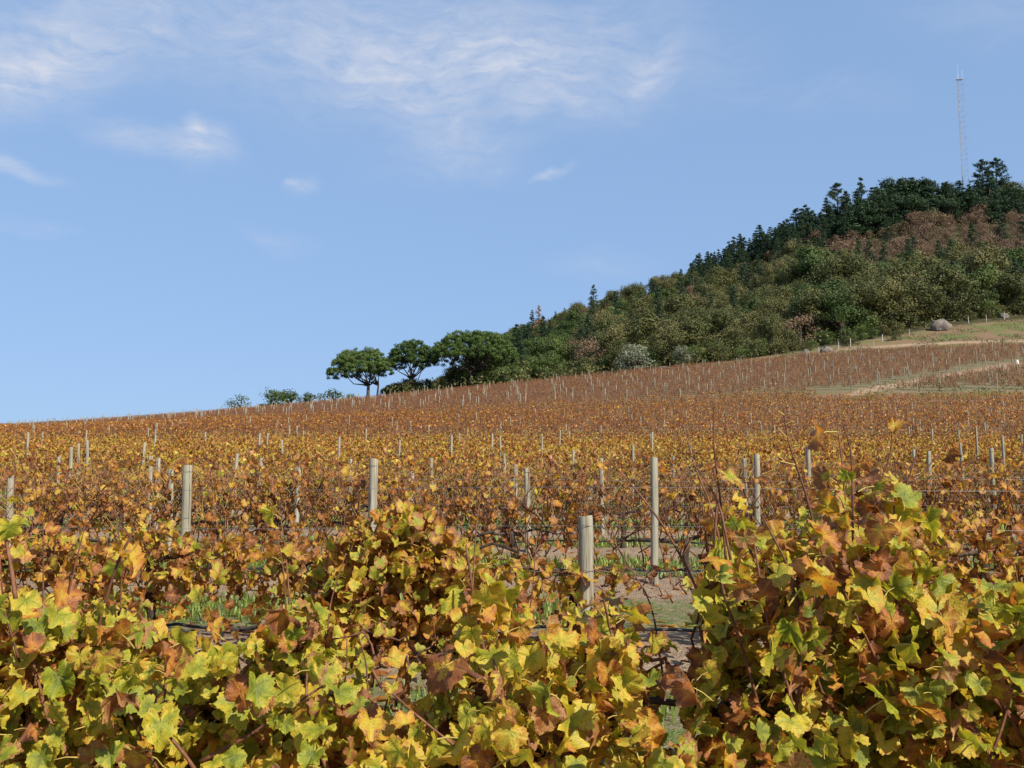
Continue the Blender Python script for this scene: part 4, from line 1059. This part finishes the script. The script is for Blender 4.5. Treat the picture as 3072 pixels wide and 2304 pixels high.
# single trees that stand out
def plant_px(pr, name, px, base_py, top_py, Y, wid, lab, H, grp=None, cat='tree'):
    X = ray(px, base_py)[0]*Y; z = zgf(X, Y); h = at(px, top_py, Y).z-z; s = h/H
    return plant(pr, name, X, Y, (s*wid, s), lab, grp, cat)
plant_px(OPN[0], 'conifer', 984, 205, 161, 344, 1.0, 'tall open-branched pine right of the mast, left one of a pair', 12)
plant_px(OPN[1], 'conifer', 998, 205, 159.5, 346, 1.0, 'tall open-branched pine right of the mast, right one of a pair', 12)
plant_px(OPN[2], 'conifer', 838, 215, 184, 344, 1.0, 'small open pine standing up from the ridge, far left of the mast', 12)
plant_px(CON[1], 'conifer', 862, 212, 180, 344, 1.2, 'pointed conifer on the ridge right of the small open pine', 12)
for i, (px, tp) in enumerate([(890, 177), (905, 173), (922, 173), (934, 175), (948, 182), (880, 183), (1012, 180), (1020, 186), (973, 190)]):
    plant_px(OLV[i % 6] if i == 6 else BPN[i % 4], 'conifer', px, 215, tp+3*(i % 2), 343-2*(i % 3), 1.25, f'dense dark conifer on the summit, {ordinal(i+1)} of those around the mast', 11 if i != 6 else 6.5, 'summit conifers')
for i, (px, tp) in enumerate([(700, 250), (712, 246), (729, 243), (741, 231), (752, 236), (766, 222), (777, 224), (786, 214), (795, 212), (806, 206), (815, 203), (824, 201)]):
    plant_px(CON[(i*5) % 6], 'conifer', px, 290, tp+4+4*((i*7) % 3), 336, 1.25, f'slim pointed conifer on the rising skyline, {ordinal(i+1)} from its lower end', 12, 'skyline conifers')
nr = 0
for px in np.arange(692, 1030, 5.2):
    for rank in (0, 1):
        nr += 1; q = px+rng.normal()*1.5; tp = skyl(q)+rng.uniform(-8, 6)+rank*rng.uniform(6, 16); Yq = 338-rank*14+rng.normal()*3
        plant_px((CON if q < 845 or rng.random() < .55 else BPN)[rng.integers(4)], 'conifer', q, 250, tp, Yq, rng.uniform(1.2, 1.8), 'dark conifer in the close ridge plantation '+('left of the mast' if q < 955 else 'right of the mast'), 12, 'ridge plantation conifers '+('left' if q < 955 else 'right')+' of the mast')
plant_px(CON[2], 'conifer', 594, 320, 285.5, 330, 1.1, 'lone pointed conifer poking above the lower skyline', 12)
FTH = [broad_proto(905+i, 3.0, 2.2, m_green, 20, 75, .18, .2, 1.1) for i in range(3)]
RUS = conifer_proto(890, 12, 2.6, m_rust, .8)
plant_px(RUS, 'conifer', 539, 345, 306, 296, 1.0, 'half dead conifer with rusty orange needles on the lower skyline', 12)
plant_px(CON[3], 'conifer', 532, 345, 311, 298, .9, 'dark conifer touching the half dead rusty conifer', 12)
RB = broad_proto(891, 4.0, 2.6, m_rust, 14, 90, .26)
plant_px(RB, 'broadleaf_tree', 610, 332, 305, 262, 1.0, 'small rusty orange tree on the green slope below the skyline', 4)
SIL = broad_proto(892, 5.0, 3.0, m_silver, 34, 110, .24, .12)
plant_px(SIL, 'silver_shrub', 634, 372, 341, 151, 1.15, 'large round silver-grey shrub at the edge of the upper field', 5, 'silver shrubs', 'shrub')
plant_px(SIL, 'silver_shrub', 682, 362, 343, 153, .95, 'smaller silver-grey shrub right of the large round one', 5, 'silver shrubs', 'shrub')
for (px, tp, Y, lab) in [(241, 394, 150, 'thin feathery bush on the left skyline, first from the left'), (272, 391.5, 152, 'dark feathery bush on the left skyline, second from the left'),
                         (290, 389, 152, 'tallest feathery bush on the left skyline'), (310, 391, 153, 'feathery bush on the left skyline near the pines'), (334, 388, 155, 'green bush at the foot of the leftmost umbrella pine'),
                         (350, 392, 154, 'small rounded bush under the leftmost umbrella pine')]:
    plant_px(BSH[px % 4] if px > 250 else FTH[px % 3], 'bush', px, 402, tp+(px % 4)-1, Y, (.9+.3*(px % 3) if px < 300 else 1.35), lab, 3.0, 'bushes on the left skyline', 'bush')
for i in range(48):
    px = rng.uniform(384, 535); Y = rng.uniform(164, 182); X = ray(px, 350)[0]*Y
    plant(OLV[rng.integers(6)] if rng.random() < .5 else GRN[rng.integers(4)], 'thicket_tree', X, Y, (rng.uniform(.35, .55) if px < 450 else rng.uniform(.5, .9)), 'leafy tree in the thicket behind the umbrella pines', 'thicket behind the umbrella pines')
nb = 0
for i in range(90):
    px = rng.uniform(395, 1060); fe = np.interp(px, [390, 500, 640, 760, 830, 880, 940, 1024, 1100], [166, 156, 153, 155, 158, 163, 170, 176, 176])
    Y = fe+rng.uniform(-1, 7) if px < 880 else fe+rng.uniform(2, 9); X = ray(px, 350)[0]*Y; nb += 1
    if abs(px-941) < 22: continue
    plant(BSH[rng.integers(4)], 'bush', X, Y, rng.uniform(.5, 1.15)*(1.25 if px < 640 else 1), 'low green bush along the lower edge of the wood', 'bushes along the lower edge of the wood', 'bush')
for i, (px, Y, s) in enumerate([(778, 157, 1.1), (790, 160, 1.25), (852, 158, .7), (896, 160, .65), (870, 172, 1.5), (968, 182, 1.7), (990, 183, 1.8), (905, 178, 1.7), (930, 182, 1.9), (948, 180, 1.6)]):
    X = ray(px, 340)[0]*Y; plant(BSH[1] if i % 2 else BSH[3], 'bush', X, Y, s, f'rounded olive bush on the open ground at right, {ordinal(i+1)} of its kind', 'rounded bushes by the boulders', 'bush')
# undergrowth filling the gaps between the trees
def undergrowth():
    N = 110000; Y = rng.uniform(152, 350, N); tq = rng.uniform(-.14, .64, N); X = tq*Y; px = PXC(X, Y)
    fe = np.interp(px, [380, 500, 640, 760, 830, 880, 940, 1024, 1100], [158, 152, 150, 154, 160, 167, 173, 179, 179]); ok = (Y > fe) & ((px > 506) | (Y < 200)); X = X[ok]; Y = Y[ok]
    C = np.stack([X, Y, zg(X, Y)+rng.uniform(0, 3.6, len(X))*vnoise(X*.25, Y*.25)], -1); v, f = leafy(C, rng.uniform(.25, .6, len(X)), np.array([0, -.4, .8]), .7)
    c = rng.random(len(X)); o = link('undergrowth', np_mesh('undergrowth', v, f, (m_olive,), False, None, np.stack([c, c, c], -1))); tag(o, 'dense brown and green undergrowth covering the hillside between the trees', 'undergrowth', None, 'stuff')
undergrowth()
def weeds():
    N = 34000; Y = rng.uniform(84, 182, N); X = rng.uniform(.3, .64, N)*Y; px = PXC(X, Y); fl_ = np.interp(px, [800, 880, 940, 1024, 1100], [158, 166, 172, 178, 178])
    ok = (((Y > ytop(px)) & (Y < fl_)) | ((Y < ybot(px)) & (Y > AEND+3) & (rng.random(N) < .5))) & (vnoise(X*.3, Y*.22) > .42); X = X[ok]; Y = Y[ok]
    C = np.stack([X, Y, zg(X, Y)+rng.uniform(0, .3, len(X))], -1); v, f = leafy(C, rng.uniform(.10, .26, len(X)), np.array([0, -.3, .8]), .5); c = rng.random(len(X))
    o = link('weeds', np_mesh('weeds', v, f, (m_olive,), False, None, np.stack([c, c, c], -1))); tag(o, 'low green weeds on the open ground and beside the dirt track at right', 'weeds', None, 'stuff')
weeds()

# ------------------------------------------------------------------ boulders
m_rock, t, out = mat('granite')
oc = t.node('ShaderNodeTexCoord').outputs['Object']; a_ = t.noise(oc, 1.1, 5, .65); b_ = t.noise(t.mapping(oc, sc=(2.5, 2.5, .5)), 1.0, 4, .6)
c = t.ramp(t.noise(oc, 5, 5, .7), [(.3, (.12, .10, .085)), (.6, (.21, .175, .145)), (.8, (.30, .26, .22))])
c = t.mix(t.maprange(b_, .50, .62, 0, .85), c, (.085, .075, .07)); c = t.mix(t.maprange(a_, .55, .7, 0, .6), c, (.38, .245, .155))
principled(t, out, c, .9, t.bump(t.noise(oc, 7, 5, .7), .8, .1), .2)
def boulder(px, py, Y, w, h, seed, lab):
    X = ray(px, py)[0]*Y; bm = bmesh.new(); bmesh.ops.create_icosphere(bm, subdivisions=4, radius=1); r = random.Random(seed); o1 = Vector((r.uniform(0, 50), r.uniform(0, 50), 0))
    from mathutils import noise as mn
    for v in bm.verts:
        d = v.co.normalized(); k = 1+.30*mn.noise(d*1.3+o1)+.12*mn.noise(d*3.1+o1)+.04*mn.noise(d*8+o1); q = d*k
        q.z = max(q.z, -.25); v.co = Vector((q.x*w/2, q.y*w*.42, (q.z+.1)*h/1.05))
    for f in bm.faces: f.smooth = True
    me = bpy.data.meshes.new('boulder'); bm.to_mesh(me); bm.free(); me.materials.append(m_rock)
    return tag(link('boulder', me, None, (X, Y, zgf(X, Y)-.1)), lab, 'boulder', 'granite boulders')
boulder(941, 328, 169, 3.9, 1.9, 3, 'largest dark-streaked granite boulder on the open ground at right')
boulder(826, 348, 152, 2.2, 1.0, 5, 'pale boulder at the top edge of the upper field')
boulder(806, 351, 152, 1.2, .9, 6, 'small tan boulder left of the pale boulder')
boulder(824, 300, 190, 9.0, 5.0, 8, 'wide grey rock outcrop half buried in the hillside trees')
boulder(1004, 316, 178, 1.8, 1.0, 9, 'tan boulder under the trees near the right edge')
boulder(664, 362, 150, 3.4, .5, 11, 'low flat grey rock beside the large silver shrub')

# ------------------------------------------------------------------ fence posts by the wood
m_fence = simple('pale_fence_post', [(.3, (.30, .27, .22)), (.7, (.52, .49, .42))], 10, .9)
mb = MB(); mb.tube([(0, 0, -.2), (0.01, 0, .7), (0, 0.01, 1.45)], [.075, .07, .068], 6); fm = mb.mesh('fence_post', (m_fence,))
for i, (px, Y) in enumerate([(850, 155), (882, 160), (909, 164), (969, 172.5), (987, 174), (1005, 175.5), (838, 154), (873, 149.5), (818, 149)]):
    X = ray(px, 330)[0]*Y; o = link('fence_post', fm, None, (X, Y, zgf(X, Y))); o.rotation_euler = (rng.normal()*.03, rng.normal()*.03, rng.uniform(0, 3)); o.scale = (1, 1, rng.uniform(.9, 1.2))
    tag(o, ['pale fence post left of the largest boulder, farthest left of three', 'pale fence post below the rounded olive bush', 'pale fence post nearest the left of the largest boulder',
            'first fence post right of the largest boulder', 'second fence post right of the largest boulder', 'third fence post right of the largest boulder',
            'fence post right beside the pale boulder', 'thin fence post at the top edge of the upper field', 'thin fence post left of the pale boulder'][i], 'post', 'fence posts by the wood')
mb = MB(); mb.box((0, 0, .2), (.3, .25, .5)); mb.box((0, 0, .48), (.36, .3, .06))
m_white = simple('white_paint', [(.3, (.74, .74, .72)), (.7, (.82, .82, .80))], 4, .6)
X = ray(1017, 362)[0]*116; tag(link('marker_box', mb.mesh('marker_box', (m_white,)), None, (X, 116, zgf(X, 116))), 'tiny white box on the dirt track at the right edge', 'box')

# ------------------------------------------------------------------ mast and hut on the summit
m_steel = simple('galvanised_steel', [(.3, (.26, .23, .20)), (.7, (.40, .37, .34))], 2, .7, spec=.3)
YM = 350.0; XM = ray(962, 150)[0]*YM; zm = zgf(XM, YM); H = at(960, 79, YM).z-zm
mast = empty('radio_mast', (XM, YM, zm)); tag(mast, 'tall slender steel lattice mast rising above the wooded summit', 'mast')
xl = ray(958, 100)[0]*YM-XM; xrb = ray(969, 200)[0]*YM-XM; xrt = ray(962.3, 76)[0]*YM-XM
def legs(u):
    return [np.array([xl, 0, H*u]), np.array([xrb+(xrt-xrb)*u, -.6*(1-u*.5), H*u]), np.array([(xl+xrb)/2+((xl+xrt)/2-(xl+xrb)/2)*u, 3.2*(1-u)+1.0*u, H*u])]
for k in range(3):
    mb = MB(); mb.tube([legs(0)[k]-np.array([0, 0, 1]), legs(.5)[k], legs(1)[k]], [.10, .09, .08] if k == 0 else [.05, .045, .04], 6); link('leg', mb.mesh('leg', (m_steel,)), mast)
mb = MB()
for s in (-.22, .22): mb.tube([(xl+s, -.25, 0), (xl+s, -.25, H*.97)], .035, 4)
for i in range(60): mb.tube([(xl-.22, -.25, H*(i+.5)/62), (xl+.22, -.25, H*(i+.5)/62)], .03, 3, 0, False)
link('cable_ladder', mb.mesh('cable_ladder', (m_steel,)), mast)
NBAY = 26
for i in range(NBAY):
    a0 = legs(i/NBAY); a1 = legs((i+1)/NBAY); mb = MB()
    for k in range(3):
        mb.tube([a0[k], a0[(k+1) % 3]], .022, 4, 0, False); p, q = (a0[k], a1[(k+1) % 3]) if i % 2 else (a0[(k+1) % 3], a1[k]); mb.tube([p, q], .018, 4, 0, False)
    link('brace', mb.mesh('brace', (m_steel,)), mast)
for (dx, h0, h1, rr) in ((xl+.6, H-.3, H+6.0, .035), (xrt, H-.3, H+3.6, .04), (xl+.3, H-.2, H+2.0, .035)):
    mb = MB(); mb.tube([(dx, 0, h0), (dx, 0, h1)], rr, 5); link('whip_antenna', mb.mesh('whip_antenna', (m_white,)), mast)
mb = MB(); mb.box(((xl+xrt)/2, .2, H-.2), (xrt-xl+.2, 1.0, .10)); link('top_platform', mb.mesh('top_platform', (m_steel,)), mast)
for u in (.84, .74, .66, .58):
    q = legs(u)[1]; mb = MB(); mb.tube([q, q+np.array([.9, -.3, 0])], .04, 4); mb.tube([q+np.array([.9, -.3, -.5]), q+np.array([.9, -.3, .5])], .04, 4); link('side_antenna', mb.mesh('side_antenna', (m_steel,)), mast)
q = legs(.27)[1]; mb = MB(); mb.tube([q, q+np.array([2.2, 0, 0])], .05, 4); mb.tube([q+np.array([2.2, 0, .2]), q+np.array([2.2, 0, 4.2])], .07, 5); link('side_antenna', mb.mesh('side_antenna', (m_white,)), mast)
q = legs(.27)[0]; mb = MB(); mb.tube([q, q+np.array([-1.4, -.2, -.3])], .05, 4); mb.tube([q+np.array([-1.4, -.2, -.8]), q+np.array([-1.4, -.2, .3])], .05, 4); link('side_antenna', mb.mesh('side_antenna', (m_steel,)), mast)
YH = 344.0; XH = ray(965, 196)[0]*YH; zt = at(965, 193.5, YH).z; zh = zgf(XH, YH)
hut = empty('equipment_hut', (XH, YH, zh)); tag(hut, 'small white gabled hut between the trees at the foot of the mast', 'hut'); hh = zt-zh
mb = MB(); mb.box((0, 0, (hh-1.2)/2), (3.0, 3.0, hh-1.2)); link('wall', mb.mesh('wall', (m_white,)), hut)
mb = MB(); mb.add([(-1.8, -1.8, hh-1.25), (1.8, -1.8, hh-1.25), (0, -1.8, hh), (-1.8, 1.8, hh-1.25), (1.8, 1.8, hh-1.25), (0, 1.8, hh)], [(0, 1, 2), (5, 4, 3), (0, 2, 5, 3), (1, 4, 5, 2), (0, 3, 4, 1)])
link('roof', mb.mesh('roof', (m_white,)), hut)
print({k: v for k, v in PER.items() if v > 298}); print('leaves', NLEAF[0], 'vines', NV[0], 'posts', POSTN[0], 'hill', len(pts), cnt)
